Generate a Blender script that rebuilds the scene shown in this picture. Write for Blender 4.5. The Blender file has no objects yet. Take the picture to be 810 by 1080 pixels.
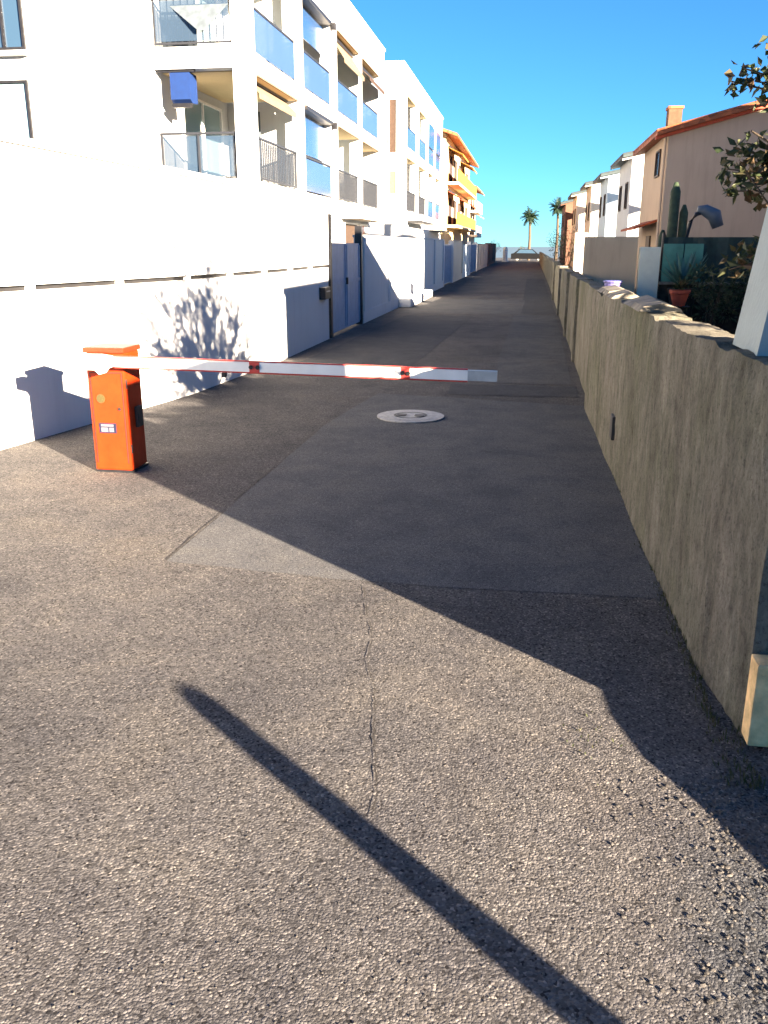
import bpy, bmesh, math, random
from mathutils import Vector, Matrix
R = math.radians
rnd = random.Random(11)
SC = bpy.context.scene
COL = SC.collection

# ------------------------------------------------------------------ materials
def newmat(name):
    m = bpy.data.materials.new(name); m.use_nodes = True
    nt = m.node_tree
    return m, nt, nt.nodes['Principled BSDF']

def N(nt, t, **kw):
    n = nt.nodes.new(t)
    for k, v in kw.items():
        if hasattr(n, k) and k not in n.inputs:
            setattr(n, k, v)
        else:
            n.inputs[k].default_value = v
    return n

def mapped(nt, scale=(1, 1, 1)):
    tc = nt.nodes.new('ShaderNodeTexCoord')
    mp = nt.nodes.new('ShaderNodeMapping'); mp.inputs['Scale'].default_value = scale
    nt.links.new(tc.outputs['Object'], mp.inputs['Vector'])
    return mp.outputs['Vector']

def ramp(nt, fac, stops):
    r = nt.nodes.new('ShaderNodeValToRGB')
    el = r.color_ramp.elements
    while len(el) < len(stops): el.new(0.5)
    for e, (p, c) in zip(el, stops):
        e.position = p; e.color = (*c, 1)
    nt.links.new(fac, r.inputs['Fac'])
    return r.outputs['Color']

def mix(nt, fac, a, b, mode='MIX'):
    m = nt.nodes.new('ShaderNodeMix'); m.data_type = 'RGBA'; m.blend_type = mode
    for s, v in (('Factor', fac), ('A', a), ('B', b)):
        sock = [i for i in m.inputs if i.name == s and (i.type == 'RGBA' if s != 'Factor' else i.type == 'VALUE')][0]
        if hasattr(v, 'is_output'): nt.links.new(v, sock)
        elif isinstance(v, tuple): sock.default_value = (*v, 1)
        else: sock.default_value = v
    return [o for o in m.outputs if o.type == 'RGBA'][0]

def bump(nt, bsdf, h, strength, dist, prev=None):
    b = nt.nodes.new('ShaderNodeBump')
    b.inputs['Strength'].default_value = strength; b.inputs['Distance'].default_value = dist
    nt.links.new(h, b.inputs['Height'])
    if prev is not None: nt.links.new(prev, b.inputs['Normal'])
    nt.links.new(b.outputs['Normal'], bsdf.inputs['Normal'])
    return b.outputs['Normal']

def plain(name, col, rough=0.6, metal=0.0, var=0.12, scale=6.0, bmp=0.0, bscale=60.0, spec=0.4):
    m, nt, b = newmat(name)
    v = mapped(nt)
    n = N(nt, 'ShaderNodeTexNoise', Scale=scale, Detail=6.0); nt.links.new(v, n.inputs['Vector'])
    lo = tuple(max(0, c * (1 - var)) for c in col); hi = tuple(min(0.95, c * (1 + var)) for c in col)
    c = ramp(nt, n.outputs['Fac'], [(0.3, lo), (0.7, hi)])
    nt.links.new(c, b.inputs['Base Color'])
    b.inputs['Roughness'].default_value = rough; b.inputs['Metallic'].default_value = metal
    b.inputs['Specular IOR Level'].default_value = spec
    if bmp:
        n2 = N(nt, 'ShaderNodeTexNoise', Scale=bscale, Detail=4.0); nt.links.new(v, n2.inputs['Vector'])
        bump(nt, b, n2.outputs['Fac'], bmp, 0.01)
    return m

def mat_asphalt(name, base, agg_scale, contrast, bstr, bdist, stain=0.25, warm=None, repair=False):
    m, nt, b = newmat(name)
    v = mapped(nt)
    L = nt.links.new
    vor = N(nt, 'ShaderNodeTexVoronoi', Scale=agg_scale); L(v, vor.inputs['Vector'])
    vor2 = N(nt, 'ShaderNodeTexVoronoi', Scale=agg_scale * 2.3); L(v, vor2.inputs['Vector'])
    n1 = N(nt, 'ShaderNodeTexNoise', Scale=agg_scale * 0.22, Detail=8.0, Roughness=0.7); L(v, n1.inputs['Vector'])
    n2 = N(nt, 'ShaderNodeTexNoise', Scale=0.55, Detail=6.0, Roughness=0.6); L(v, n2.inputs['Vector'])
    n3 = N(nt, 'ShaderNodeTexNoise', Scale=3.1, Detail=5.0, Roughness=0.65); L(v, n3.inputs['Vector'])
    # single stones have their own tint
    bw = nt.nodes.new('ShaderNodeRGBToBW'); L(vor.outputs['Color'], bw.inputs['Color'])
    k = contrast
    lo = tuple(c * (1 - k) for c in base); hi = tuple(c * (1 + k) for c in base)
    c0 = ramp(nt, bw.outputs['Val'], [(0.15, lo), (0.5, base), (0.85, hi)])
    g = ramp(nt, n1.outputs['Fac'], [(0.3, (0.72,) * 3), (0.7, (1.2,) * 3)])
    c1 = mix(nt, 0.8, c0, g, 'MULTIPLY')
    # a few pale limestone chips and dark basalt chips among the aggregate, plus small oil spots
    chip = ramp(nt, bw.outputs['Val'], [(0.12, (.45, .45, .47)), (0.20, (1, 1, 1)), (0.80, (1, 1, 1)), (0.88, (1.55, 1.5, 1.42))])
    c1 = mix(nt, 1.0, c1, chip, 'MULTIPLY')
    n5 = N(nt, 'ShaderNodeTexNoise', Scale=2.3, Detail=4.0, Roughness=0.55); L(v, n5.inputs['Vector'])
    oil = ramp(nt, n5.outputs['Fac'], [(0.235, (.55, .55, .57)), (0.29, (1, 1, 1))])
    c1 = mix(nt, 0.9, c1, oil, 'MULTIPLY')
    w = warm or (1.08, 1.01, 0.93)
    s = ramp(nt, n2.outputs['Fac'], [(0.32, (1 - stain, 1 - stain * .95, 1 - stain * .85)), (0.55, (1, 1, 1)), (0.78, w)])
    c2 = mix(nt, 1.0, c1, s, 'MULTIPLY')
    s3 = ramp(nt, n3.outputs['Fac'], [(0.3, (0.82, 0.82, 0.84)), (0.6, (1.05, 1.04, 1.02))])
    c3 = mix(nt, 1.0, c2, s3, 'MULTIPLY')
    if repair:
        tc = nt.nodes.new('ShaderNodeTexCoord'); dv = nt.nodes.new('ShaderNodeVectorMath'); dv.operation = 'DISTANCE'
        mp = nt.nodes.new('ShaderNodeMapping'); mp.inputs['Scale'].default_value = (1.0, .55, 1.0)
        L(tc.outputs['Object'], mp.inputs['Vector']); L(mp.outputs['Vector'], dv.inputs[0]); dv.inputs[1].default_value = (.86, 1.02, 0)
        ad = nt.nodes.new('ShaderNodeMath'); ad.operation = 'MULTIPLY_ADD'; L(n3.outputs['Fac'], ad.inputs[0]); ad.inputs[1].default_value = .35; L(dv.outputs['Value'], ad.inputs[2])
        mk = ramp(nt, ad.outputs['Value'], [(.44, (1, 1, 1)), (.60, (0, 0, 0))])
        c3 = mix(nt, mk, c3, mix(nt, 1.0, c3, (.72, .78, .84), 'MULTIPLY'))
    n4 = N(nt, 'ShaderNodeTexNoise', Scale=1.3, Detail=9.0, Roughness=0.75, Distortion=0.6); L(v, n4.inputs['Vector'])
    s4 = ramp(nt, n4.outputs['Fac'], [(0.34, (0.80, 0.81, 0.84)), (0.5, (1, 1, 1)), (0.66, (1.16, 1.13, 1.06))])
    c3 = mix(nt, 0.85, c3, s4, 'MULTIPLY')
    L(c3, b.inputs['Base Color'])
    b.inputs['Roughness'].default_value = 0.92
    b.inputs['Specular IOR Level'].default_value = 0.06
    h0 = ramp(nt, vor.outputs['Distance'], [(0.0, (1, 1, 1)), (0.45, (0.8,) * 3), (0.75, (0, 0, 0))])
    hr = ramp(nt, bw.outputs['Val'], [(0.2, (0.1,) * 3), (0.8, (1, 1, 1))])
    h = mix(nt, 1.0, h0, hr, 'MULTIPLY')
    p = bump(nt, b, h, bstr, bdist)
    p = bump(nt, b, n1.outputs['Fac'], bstr * 0.6, bdist * 1.3, p)
    bump(nt, b, vor2.outputs['Distance'], bstr * 0.4, bdist * 0.5, p)
    return m

def mat_render_white(name, col=(0.56, 0.57, 0.575), streak=0.05):
    m, nt, b = newmat(name)
    L = nt.links.new
    v = mapped(nt, (1, 1, 1)); vs = mapped(nt, (2.2, 2.2, 0.18))
    n = N(nt, 'ShaderNodeTexNoise', Scale=0.9, Detail=7.0); L(v, n.inputs['Vector'])
    n2 = N(nt, 'ShaderNodeTexNoise', Scale=2.0, Detail=8.0, Roughness=0.7); L(vs, n2.inputs['Vector'])
    n3 = N(nt, 'ShaderNodeTexNoise', Scale=70.0, Detail=4.0); L(v, n3.inputs['Vector'])
    lo = tuple(c * (1 - streak) for c in col)
    c = ramp(nt, n.outputs['Fac'], [(0.35, lo), (0.65, col)])
    d = ramp(nt, n2.outputs['Fac'], [(0.28, (1 - 2 * streak,) * 3), (0.5, (1, 1, 1))])
    L(mix(nt, 1.0, c, d, 'MULTIPLY'), b.inputs['Base Color'])
    b.inputs['Roughness'].default_value = 0.85; b.inputs['Specular IOR Level'].default_value = 0.2
    bump(nt, b, n3.outputs['Fac'], 0.25, 0.004)
    return m

def mat_rough_wall(name):
    """old cast concrete: run-off streaks, lichen, aggregate and pits"""
    m, nt, b = newmat(name)
    L = nt.links.new
    v = mapped(nt); vs = mapped(nt, (4.2, 4.2, 1.5)); vf = mapped(nt, (17.0, 17.0, 9.5))
    big = N(nt, 'ShaderNodeTexNoise', Scale=1.1, Detail=7.0, Roughness=0.65); L(v, big.inputs['Vector'])
    st = N(nt, 'ShaderNodeTexNoise', Scale=1.0, Detail=10.0, Roughness=0.78, Distortion=0.25); L(vs, st.inputs['Vector'])
    fn = N(nt, 'ShaderNodeTexNoise', Scale=1.0, Detail=8.0, Roughness=0.78); L(vf, fn.inputs['Vector'])
    pit = N(nt, 'ShaderNodeTexNoise', Scale=55.0, Detail=6.0, Roughness=0.75); L(v, pit.inputs['Vector'])
    agg = N(nt, 'ShaderNodeTexVoronoi', Scale=60.0); L(v, agg.inputs['Vector'])
    c = ramp(nt, st.outputs['Fac'], [(0.30, (0.082, 0.077, 0.066)), (0.44, (0.150, 0.141, 0.121)), (0.56, (0.192, 0.181, 0.157)), (0.72, (0.285, 0.27, 0.238))])
    f = ramp(nt, fn.outputs['Fac'], [(0.32, (0.55, 0.55, 0.53)), (0.5, (0.98, 0.98, 0.96)), (0.68, (1.25, 1.23, 1.18))])
    c = mix(nt, 0.9, c, f, 'MULTIPLY')
    g = ramp(nt, big.outputs['Fac'], [(0.34, (0.68, 0.74, 0.56)), (0.5, (0.95, 0.96, 0.9)), (0.66, (1.15, 1.12, 1.10))])
    c = mix(nt, 0.85, c, g, 'MULTIPLY')
    p_ = ramp(nt, pit.outputs['Fac'], [(0.34, (0.45, 0.44, 0.42)), (0.46, (1, 1, 1)), (0.7, (1.15, 1.15, 1.12))])
    L(mix(nt, 0.8, c, p_, 'MULTIPLY'), b.inputs['Base Color'])
    b.inputs['Roughness'].default_value = 0.95; b.inputs['Specular IOR Level'].default_value = 0.12
    p = bump(nt, b, st.outputs['Fac'], 0.5, 0.03)
    p = bump(nt, b, fn.outputs['Fac'], 0.8, 0.02, p)
    bump(nt, b, pit.outputs['Fac'], 0.9, 0.012, p)
    return m

def mat_glass(name, col, rough=0.06, alpha=1.0, spec=0.8):
    m, nt, b = newmat(name)
    v = mapped(nt)
    n = N(nt, 'ShaderNodeTexNoise', Scale=0.7, Detail=2.0); nt.links.new(v, n.inputs['Vector'])
    c = ramp(nt, n.outputs['Fac'], [(0.3, tuple(x * 0.92 for x in col)), (0.7, col)])
    nt.links.new(c, b.inputs['Base Color'])
    b.inputs['Roughness'].default_value = rough; b.inputs['Specular IOR Level'].default_value = spec
    b.inputs['Alpha'].default_value = alpha
    return m

def mat_leaf(name, cols, rough=0.55):
    m, nt, b = newmat(name)
    geo = nt.nodes.new('ShaderNodeNewGeometry')
    k = len(cols)
    c = ramp(nt, geo.outputs['Random Per Island'], [(i / (k - 1), cc) for i, cc in enumerate(cols)])
    nt.links.new(c, b.inputs['Base Color']); b.inputs['Roughness'].default_value = rough
    b.inputs['Specular IOR Level'].default_value = 0.35
    tr = nt.nodes.new('ShaderNodeBsdfTranslucent'); nt.links.new(c, tr.inputs['Color'])
    ms = nt.nodes.new('ShaderNodeMixShader'); ms.inputs['Fac'].default_value = 0.25
    out = [n for n in nt.nodes if n.type == 'OUTPUT_MATERIAL'][0]
    nt.links.new(b.outputs['BSDF'], ms.inputs[1]); nt.links.new(tr.outputs['BSDF'], ms.inputs[2])
    nt.links.new(ms.outputs['Shader'], out.inputs['Surface'])
    return m

def mat_tiles(name, col):
    m, nt, b = newmat(name)
    L = nt.links.new
    v = mapped(nt, (5.0, 5.0, 5.0))
    vor = N(nt, 'ShaderNodeTexVoronoi', Scale=0.9); L(v, vor.inputs['Vector'])
    bw = nt.nodes.new('ShaderNodeRGBToBW'); L(vor.outputs['Color'], bw.inputs['Color'])
    c = ramp(nt, bw.outputs['Val'], [(0.2, tuple(x * 0.6 for x in col)), (0.5, col), (0.85, tuple(min(.9, x * 1.35) for x in col))])
    L(c, b.inputs['Base Color']); b.inputs['Roughness'].default_value = 0.8
    return m

M = {}
M['road'] = mat_asphalt('old_asphalt', (0.100, 0.096, 0.096), 125.0, 0.42, 0.55, 0.0055, repair=True)
M['patch'] = mat_asphalt('smooth_asphalt', (0.104, 0.106, 0.112), 190.0, 0.28, 0.3, 0.002, 0.12, (1.05, 1.0, 0.95))
M['ground'] = mat_asphalt('dusty_ground', (0.094, 0.088, 0.086), 30.0, 0.3, 0.5, 0.01)
M['soil'] = plain('garden_soil', (0.04, 0.03, 0.022), 0.95, 0, 0.5, 9, 1.0, 30)
M['crack'] = plain('tar', (0.03, 0.027, 0.024), 0.8, 0, 0.3, 20)
M['gravel'] = plain('gravel_stone', (0.072, 0.066, 0.06), 0.9, 0, 0.6, 25, 0.4, 90)
M['white'] = mat_render_white('white_render')
M['cream'] = mat_render_white('cream_render', (0.62, 0.50, 0.30), 0.06)
M['warmwhite'] = mat_render_white('warm_white_render', (0.62, 0.56, 0.47), 0.06)
M['soffit'] = mat_render_white('bounce_tan_soffit', (0.56, 0.44, 0.25), 0.06)
M['beige'] = mat_render_white('beige_render', (0.44, 0.34, 0.255), 0.07)
M['blockwall'] = mat_render_white('tan_block', (0.52, 0.41, 0.28), 0.12)
M['oldwall'] = mat_rough_wall('weathered_concrete')
M['pale'] = plain('pale_painted_masonry', (0.27, 0.32, 0.32), 0.8, 0, 0.1, 4, 0.3, 40)
M['pier'] = plain('yellowed_stone', (0.74, 0.50, 0.24), 0.9, 0, 0.3, 14, 0.6, 60)
M['coping'] = plain('coping_stone', (0.19, 0.17, 0.135), 0.9, 0, 0.35, 9, 0.7, 45)
def mat_paint(name, col):
    m, nt, b = newmat(name); L = nt.links.new
    v = mapped(nt); vs = mapped(nt, (30, 30, 3))
    n1 = N(nt, 'ShaderNodeTexNoise', Scale=5.0, Detail=7.0, Roughness=.7); L(v, n1.inputs['Vector'])
    n2 = N(nt, 'ShaderNodeTexNoise', Scale=1.0, Detail=8.0, Roughness=.75); L(vs, n2.inputs['Vector'])
    n3 = N(nt, 'ShaderNodeTexNoise', Scale=48.0, Detail=5.0, Roughness=.7); L(v, n3.inputs['Vector'])
    c = ramp(nt, n1.outputs['Fac'], [(.3, tuple(x * .8 for x in col)), (.7, (col[0] * 1.1, col[1] * 1.25, col[2] * 1.5))])
    d = ramp(nt, n2.outputs['Fac'], [(.30, (.45, .42, .40)), (.42, (1, 1, 1))])
    sc = ramp(nt, n3.outputs['Fac'], [(.26, (.35, .33, .3)), (.34, (1, 1, 1))])
    L(mix(nt, .8, mix(nt, .6, c, d, 'MULTIPLY'), sc, 'MULTIPLY'), b.inputs['Base Color'])
    b.inputs['Roughness'].default_value = .5; b.inputs['Specular IOR Level'].default_value = .25
    bump(nt, b, n1.outputs['Fac'], .08, .01)
    return m
M['orange'] = mat_paint('faded_orange_paint', (0.34, 0.024, 0.002))
M['orangedark'] = plain('orange_paint_cap', (0.26, 0.022, 0.006), 0.45, 0, 0.2, 9)
M['wmetal'] = plain('white_metal', (0.80, 0.79, 0.76), 0.35, 0, 0.05, 9)
M['redband'] = plain('red_reflective', (0.50, 0.06, 0.05), 0.35, 0, 0.1, 20)
M['greymetal'] = plain('grey_metal', (0.42, 0.43, 0.44), 0.4, 0.4, 0.15, 12)
M['railmetal'] = plain('painted_rail', (0.022, 0.025, 0.032), 0.5, 0, 0.1, 8)
M['dark'] = plain('black_rubber', (0.018, 0.018, 0.02), 0.55, 0, 0.2, 12)
M['darkmetal'] = plain('dark_metal', (0.03, 0.03, 0.034), 0.4, 0.5, 0.2, 12)
M['iron'] = plain('cast_iron', (0.30, 0.30, 0.30), 0.6, 0.2, 0.25, 30, 0.5, 80)
M['label'] = plain('white_label', (0.12, 0.12, 0.14), 0.4, 0, 0.05, 30)
M['navy'] = plain('navy_print', (0.012, 0.012, 0.035), 0.5)
M['olive'] = plain('olive_badge', (0.06, 0.045, 0.012), 0.6, 0.0, 0.2, 60)
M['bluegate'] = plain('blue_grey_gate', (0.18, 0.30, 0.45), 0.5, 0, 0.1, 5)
M['blueshade'] = mat_render_white('blue_shade_render', (0.45, 0.55, 0.63), 0.05)  # bluish tone; on the left garden walls it paints in their shade
M['blueglass'] = mat_glass('blue_glass', (0.045, 0.085, 0.20), 0.10, 0.88, .5)
M['paleglass'] = mat_glass('pale_glass', (0.045, 0.075, 0.12), 0.1, 0.5)
M['pane'] = mat_glass('window_pane', (0.03, 0.06, 0.10), 0.04, 1.0, 1.0)
M['paneblue'] = mat_glass('blue_blind', (0.022, 0.06, 0.15), 0.2, 1, .5)
M['panewhite'] = mat_glass('curtained_pane', (0.22, 0.32, 0.34), 0.08)
M['brownshut'] = plain('brown_shutter', (0.05, 0.03, 0.02), 0.6, 0, 0.2, 8)
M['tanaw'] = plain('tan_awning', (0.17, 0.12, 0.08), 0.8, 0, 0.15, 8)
M['blueaw'] = plain('blue_awning', (0.0015, 0.02, 0.10), 0.7, 0, 0.1, 8)
M['greycloth'] = plain('grey_cloth', (0.07, 0.09, 0.11), 0.85, 0, 0.2, 8)
M['ocher'] = plain('ochre_awning', (0.36, 0.15, 0.022), 0.8, 0, 0.15, 6)
M['red'] = plain('red_awning', (0.25, 0.05, 0.015), 0.8, 0, 0.15, 6)
M['brick'] = plain('brown_brick', (0.12, 0.06, 0.04), 0.85, 0, 0.2, 6)
M['tiles'] = mat_tiles('clay_tiles', (0.27, 0.075, 0.026))
M['chimney'] = plain('sooty_brick', (0.10, 0.050, 0.028), 0.9, 0, 0.25, 8)
M['hood'] = plain('blue_grey_hood', (0.07, 0.095, 0.13), 0.5, 0.0, 0.1, 8)
M['teal'] = plain('teal_screen', (0.06, 0.19, 0.155), 0.7, 0, 0.35, 4, 0.5, 12)
M['slate'] = plain('grey_teal_slate', (0.035, 0.05, 0.055), 0.7, 0, 0.2, 6)
M['terra'] = plain('terracotta', (0.40, 0.075, 0.04), 0.8, 0, 0.15, 12)
M['bark'] = plain('bark', (0.07, 0.052, 0.036), 0.95, 0, 0.4, 14, 0.9, 40)
M['leaf'] = mat_leaf('leaf', [(0.015, 0.028, 0.012), (0.032, 0.05, 0.018), (0.055, 0.06, 0.026), (0.07, 0.042, 0.024)])
M['hedge'] = mat_leaf('hedge_leaf', [(0.02, 0.035, 0.015), (0.05, 0.07, 0.03), (0.08, 0.07, 0.04)])
M['palm'] = mat_leaf('palm_leaf', [(0.012, 0.03, 0.016), (0.025, 0.05, 0.025)])
M['grass'] = mat_leaf('grass', [(0.025, 0.04, 0.012), (0.05, 0.06, 0.02), (0.07, 0.065, 0.03)])
M['cactus'] = plain('cactus_skin', (0.028, 0.045, 0.022), 0.7, 0, 0.35, 10, 0.4, 30)
M['agave'] = plain('agave_skin', (0.05, 0.12, 0.10), 0.6, 0, 0.25, 8)
M['tarp'] = plain('dark_green_tarp', (0.015, 0.035, 0.032), 0.7, 0, 0.35, 5, 0.5, 12)
M['mint'] = plain('mint_paint', (0.64, 0.66, 0.54), 0.5, 0, 0.08, 5)
M['purple'] = plain('violet_plastic', (0.12, 0.11, 0.30), 0.4)
M['carpaint'] = plain('dark_car_paint', (0.004, 0.0045, 0.006), 0.6, 0.0, 0.1, 3, 0, 60, 0.08)
M['sea'] = mat_glass('sea_water', (0.10, 0.15, 0.17), 0.5)
M['hill'] = plain('hill_scrub', (0.10, 0.14, 0.17), 0.95, 0, 0.3, 0.02)

# ------------------------------------------------------------------ mesh helpers
_t = bmesh.new(); bmesh.ops.create_icosphere(_t, subdivisions=1, radius=1.0); _t.verts.index_update()
ICO_V = [tuple(v.co) for v in _t.verts]; ICO_F = [[v.index for v in f.verts] for f in _t.faces]; _t.free()
class MB:
    def __init__(self): self.bm = bmesh.new()
    def box(self, x0, x1, y0, y1, z0, z1, bev=0.0):
        b = self.bm
        vs = [b.verts.new((x, y, z)) for z in (z0, z1) for y in (y0, y1) for x in (x0, x1)]
        fs = [b.faces.new([vs[i] for i in q]) for q in ((0, 2, 3, 1), (4, 5, 7, 6), (0, 1, 5, 4), (2, 6, 7, 3), (0, 4, 6, 2), (1, 3, 7, 5))]
        if bev:
            es = list({e for f in fs for e in f.edges})
            bmesh.ops.bevel(b, geom=es, offset=bev, segments=2, profile=0.7, affect='EDGES')
        return self
    def hexa(self, bot, top):
        b = self.bm
        v0 = [b.verts.new(p) for p in bot]; v1 = [b.verts.new(p) for p in top]; n = len(v0)
        b.faces.new(v0[::-1]); b.faces.new(v1)
        for i in range(n): b.faces.new((v0[i], v0[(i + 1) % n], v1[(i + 1) % n], v1[i]))
        return self
    def prism(self, pts, axis, a, c):
        """pts: 2-D outline, extruded along axis from a to c"""
        def P(p, t): return {'x': (t, p[0], p[1]), 'y': (p[0], t, p[1]), 'z': (p[0], p[1], t)}[axis]
        return self.hexa([P(p, a) for p in pts], [P(p, c) for p in pts])
    def tube(self, path, rad, n=8, cap=True):
        b = self.bm; rings = []
        path = [Vector(p) for p in path]
        if not hasattr(rad, '__len__'): rad = [rad] * len(path)
        for i, p in enumerate(path):
            d = (path[min(i + 1, len(path) - 1)] - path[max(i - 1, 0)]).normalized()
            up = Vector((0, 0, 1)) if abs(d.z) < 0.9 else Vector((1, 0, 0))
            u = d.cross(up).normalized(); w = d.cross(u)
            rings.append([b.verts.new(p + (u * math.cos(2 * math.pi * k / n) + w * math.sin(2 * math.pi * k / n)) * rad[i]) for k in range(n)])
        for r0, r1 in zip(rings, rings[1:]):
            for k in range(n): b.faces.new((r0[k], r0[(k + 1) % n], r1[(k + 1) % n], r1[k]))
        if cap: b.faces.new(rings[0][::-1]); b.faces.new(rings[-1])
        return self
    def lathe(self, c, prof, n=24):
        return self.tube([(c[0], c[1], c[2] + z) for r, z in prof], [max(r, 1e-4) for r, z in prof], n)
    def disc(self, c, r0, r1, z, n=40):
        b = self.bm
        o = [b.verts.new((c[0] + r1 * math.cos(2 * math.pi * k / n), c[1] + r1 * math.sin(2 * math.pi * k / n), z)) for k in range(n)]
        if r0 <= 0: b.faces.new(o); return self
        i = [b.verts.new((c[0] + r0 * math.cos(2 * math.pi * k / n), c[1] + r0 * math.sin(2 * math.pi * k / n), z)) for k in range(n)]
        for k in range(n): b.faces.new((i[k], o[k], o[(k + 1) % n], i[(k + 1) % n]))
        return self
    def stone(self, c, r, sq=0.6, rough=0.25):
        b = self.bm
        a = rnd.uniform(0, 6.28); sx, sy = rnd.uniform(.7, 1.3), rnd.uniform(.7, 1.3); vs = []
        for p in ICO_V:
            k = 1 + rnd.uniform(-rough, rough)
            x, y, z = p[0] * sx * k, p[1] * sy * k, p[2] * sq * k
            vs.append(b.verts.new((c[0] + r * (x * math.cos(a) - y * math.sin(a)), c[1] + r * (x * math.sin(a) + y * math.cos(a)), c[2] + r * z)))
        for f in ICO_F: b.faces.new([vs[i] for i in f])
        return self
    def leaf(self, p, d, length, width, fold=0.25):
        b = self.bm
        d = d.normalized()
        s = d.cross(Vector((rnd.uniform(-1, 1), rnd.uniform(-1, 1), rnd.uniform(-1, 1)))).normalized()
        nn = d.cross(s)
        a = b.verts.new(p); m1 = b.verts.new(p + d * length * .45 + s * width * .5 + nn * width * fold)
        m2 = b.verts.new(p + d * length * .45 - s * width * .5 + nn * width * fold); t = b.verts.new(p + d * length)
        q = b.verts.new(p + d * length * .5)
        b.faces.new((a, q, m1)); b.faces.new((q, t, m1)); b.faces.new((a, m2, q)); b.faces.new((q, m2, t))
        return self
    def build(self, name, mat, parent=None, smooth=False):
        off = Vector((0, 0, 0)); p = parent
        while p is not None: off += p.location; p = p.parent
        if parent is None:
            xs = [v.co for v in self.bm.verts]
            mn = Vector([min(c[i] for c in xs) for i in range(3)]); mx = Vector([max(c[i] for c in xs) for i in range(3)])
            off = Vector(((mn.x + mx.x) / 2, (mn.y + mx.y) / 2, mn.z))
        bmesh.ops.recalc_face_normals(self.bm, faces=self.bm.faces)
        for v in self.bm.verts: v.co -= off
        me = bpy.data.meshes.new(name); self.bm.to_mesh(me); self.bm.free()
        me.materials.append(mat)
        if smooth: me.shade_smooth()
        o = bpy.data.objects.new(name, me); COL.objects.link(o)
        if parent is None: o.location = off
        else: o.parent = parent
        return o

def tag(o, label=None, cat=None, group=None, kind=None):
    if label: o['label'] = label
    if cat: o['category'] = cat
    if group: o['group'] = group
    if kind: o['kind'] = kind
    return o

def thing(name, label, cat, loc, group=None):
    o = bpy.data.objects.new(name, None); COL.objects.link(o); o.location = loc
    o.empty_display_size = 0.2
    return tag(o, label, cat, group)

def sheet(name, pts, z, mat):
    b = MB(); b.bm.faces.new([b.bm.verts.new((x, y, 0)) for x, y in pts])
    me_o = b.build(name, mat)
    # keep texture coordinates in world metres
    for v in me_o.data.vertices: v.co = v.co + me_o.location
    me_o.location = (0, 0, z)
    return tag(me_o, kind='structure')

# ------------------------------------------------------------------ ground and road
sheet('ground', [(-3000, -400), (3000, -400), (3000, 3500), (-3000, 3500)], -0.012, M['ground'])
sheet('road', [(-9, -14), (12, -14), (12, 2.0), (3.0, 2.9), (1.0, 3.3), (1.05, 117), (-5.5, 117), (-4.2, 60), (-4.2, 14), (-4.6, 8.5), (-5.6, 3), (-9, 2)], 0.0, M['road'])
def wob(x, y, a=0.02): return (x + rnd.uniform(-a, a), y + rnd.uniform(-a, a))
patch = [wob(-2.01 + .02 * math.sin(i), 4.50 - 0.13 * i / 8 * 1.1, .012) for i in range(2)]
pp = []
for i in range(15): pp.append(wob(-2.01 + (2.75 / 14) * i, 4.50 - 0.13 * min(1, i / 6), 0.012))
for i in range(9): pp.append(wob(0.80 - .1 * min(1, i / 6.), 4.6 + 5.5 * i / 8, 0.01))
for i in range(9): pp.append(wob(0.70 - 2.5 * i / 8, 10.15 + 0.55 * i / 8, 0.015))
for i in range(1, 14): pp.append(wob(-1.80 - .2 * min(1, i / 5.), 10.7 - 6.1 * i / 14, 0.008))
sheet('asphalt_patch', pp, 0.002, M['patch'])
def rag(x0, x1, y0, y1, sx=0.0):
    n = 10; out = []
    for i in range(n): out.append(wob(x0 + (x1 - x0) * i / n, y0, .02))
    for i in range(n): out.append(wob(x1 + sx * i / n, y0 + (y1 - y0) * i / n, .012))
    for i in range(n): out.append(wob(x1 + sx + (x0 - x1) * i / n, y1, .02))
    for i in range(n): out.append(wob(x0 + sx - sx * i / n, y1 + (y0 - y1) * i / n, .012))
    return out
M['dark_patch'] = mat_asphalt('fresh_asphalt', (0.070, 0.072, 0.078), 170.0, 0.3, 0.35, 0.003, 0.15, (1.05, 1.0, 0.95))
M['pale_patch'] = mat_asphalt('worn_asphalt', (0.100, 0.101, 0.104), 150.0, 0.3, 0.4, 0.003, 0.2, (1.08, 1.0, 0.92))
sheet('trench_patch', rag(-.95, .66, 10.72, 11.6), 0.0045, M['dark_patch'])
sheet('worn_strip', rag(-.45, .62, 11.75, 24.0, .1), 0.004, M['pale_patch'])
sheet('repaired_lane', rag(-3.55, -1.75, 12.2, 23.5, .35), 0.0042, M['dark_patch'])
sheet('worn_strip', rag(-3.5, -.2, 24.2, 31.0, .1), 0.0043, M['pale_patch'])
sheet('repaired_lane', rag(-.2, .75, 24.6, 52.0, .05), 0.004, M['dark_patch'])
# promenade at the end of the street, then the sea
sheet('promenade', [(-120, 117.5), (120, 117.5), (120, 150), (-120, 150)], 0.004, M['patch'])
sheet('sea', [(-2900, 150.5), (2900, 150.5), (2900, 3400), (-2900, 3400)], -0.004, M['sea'])
sheet('garden_ground', [(1.0, 3.35), (3.0, 2.95), (14, 2.9), (14, 33.5), (1.1, 33.5)], -0.002, M['soil'])

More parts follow.
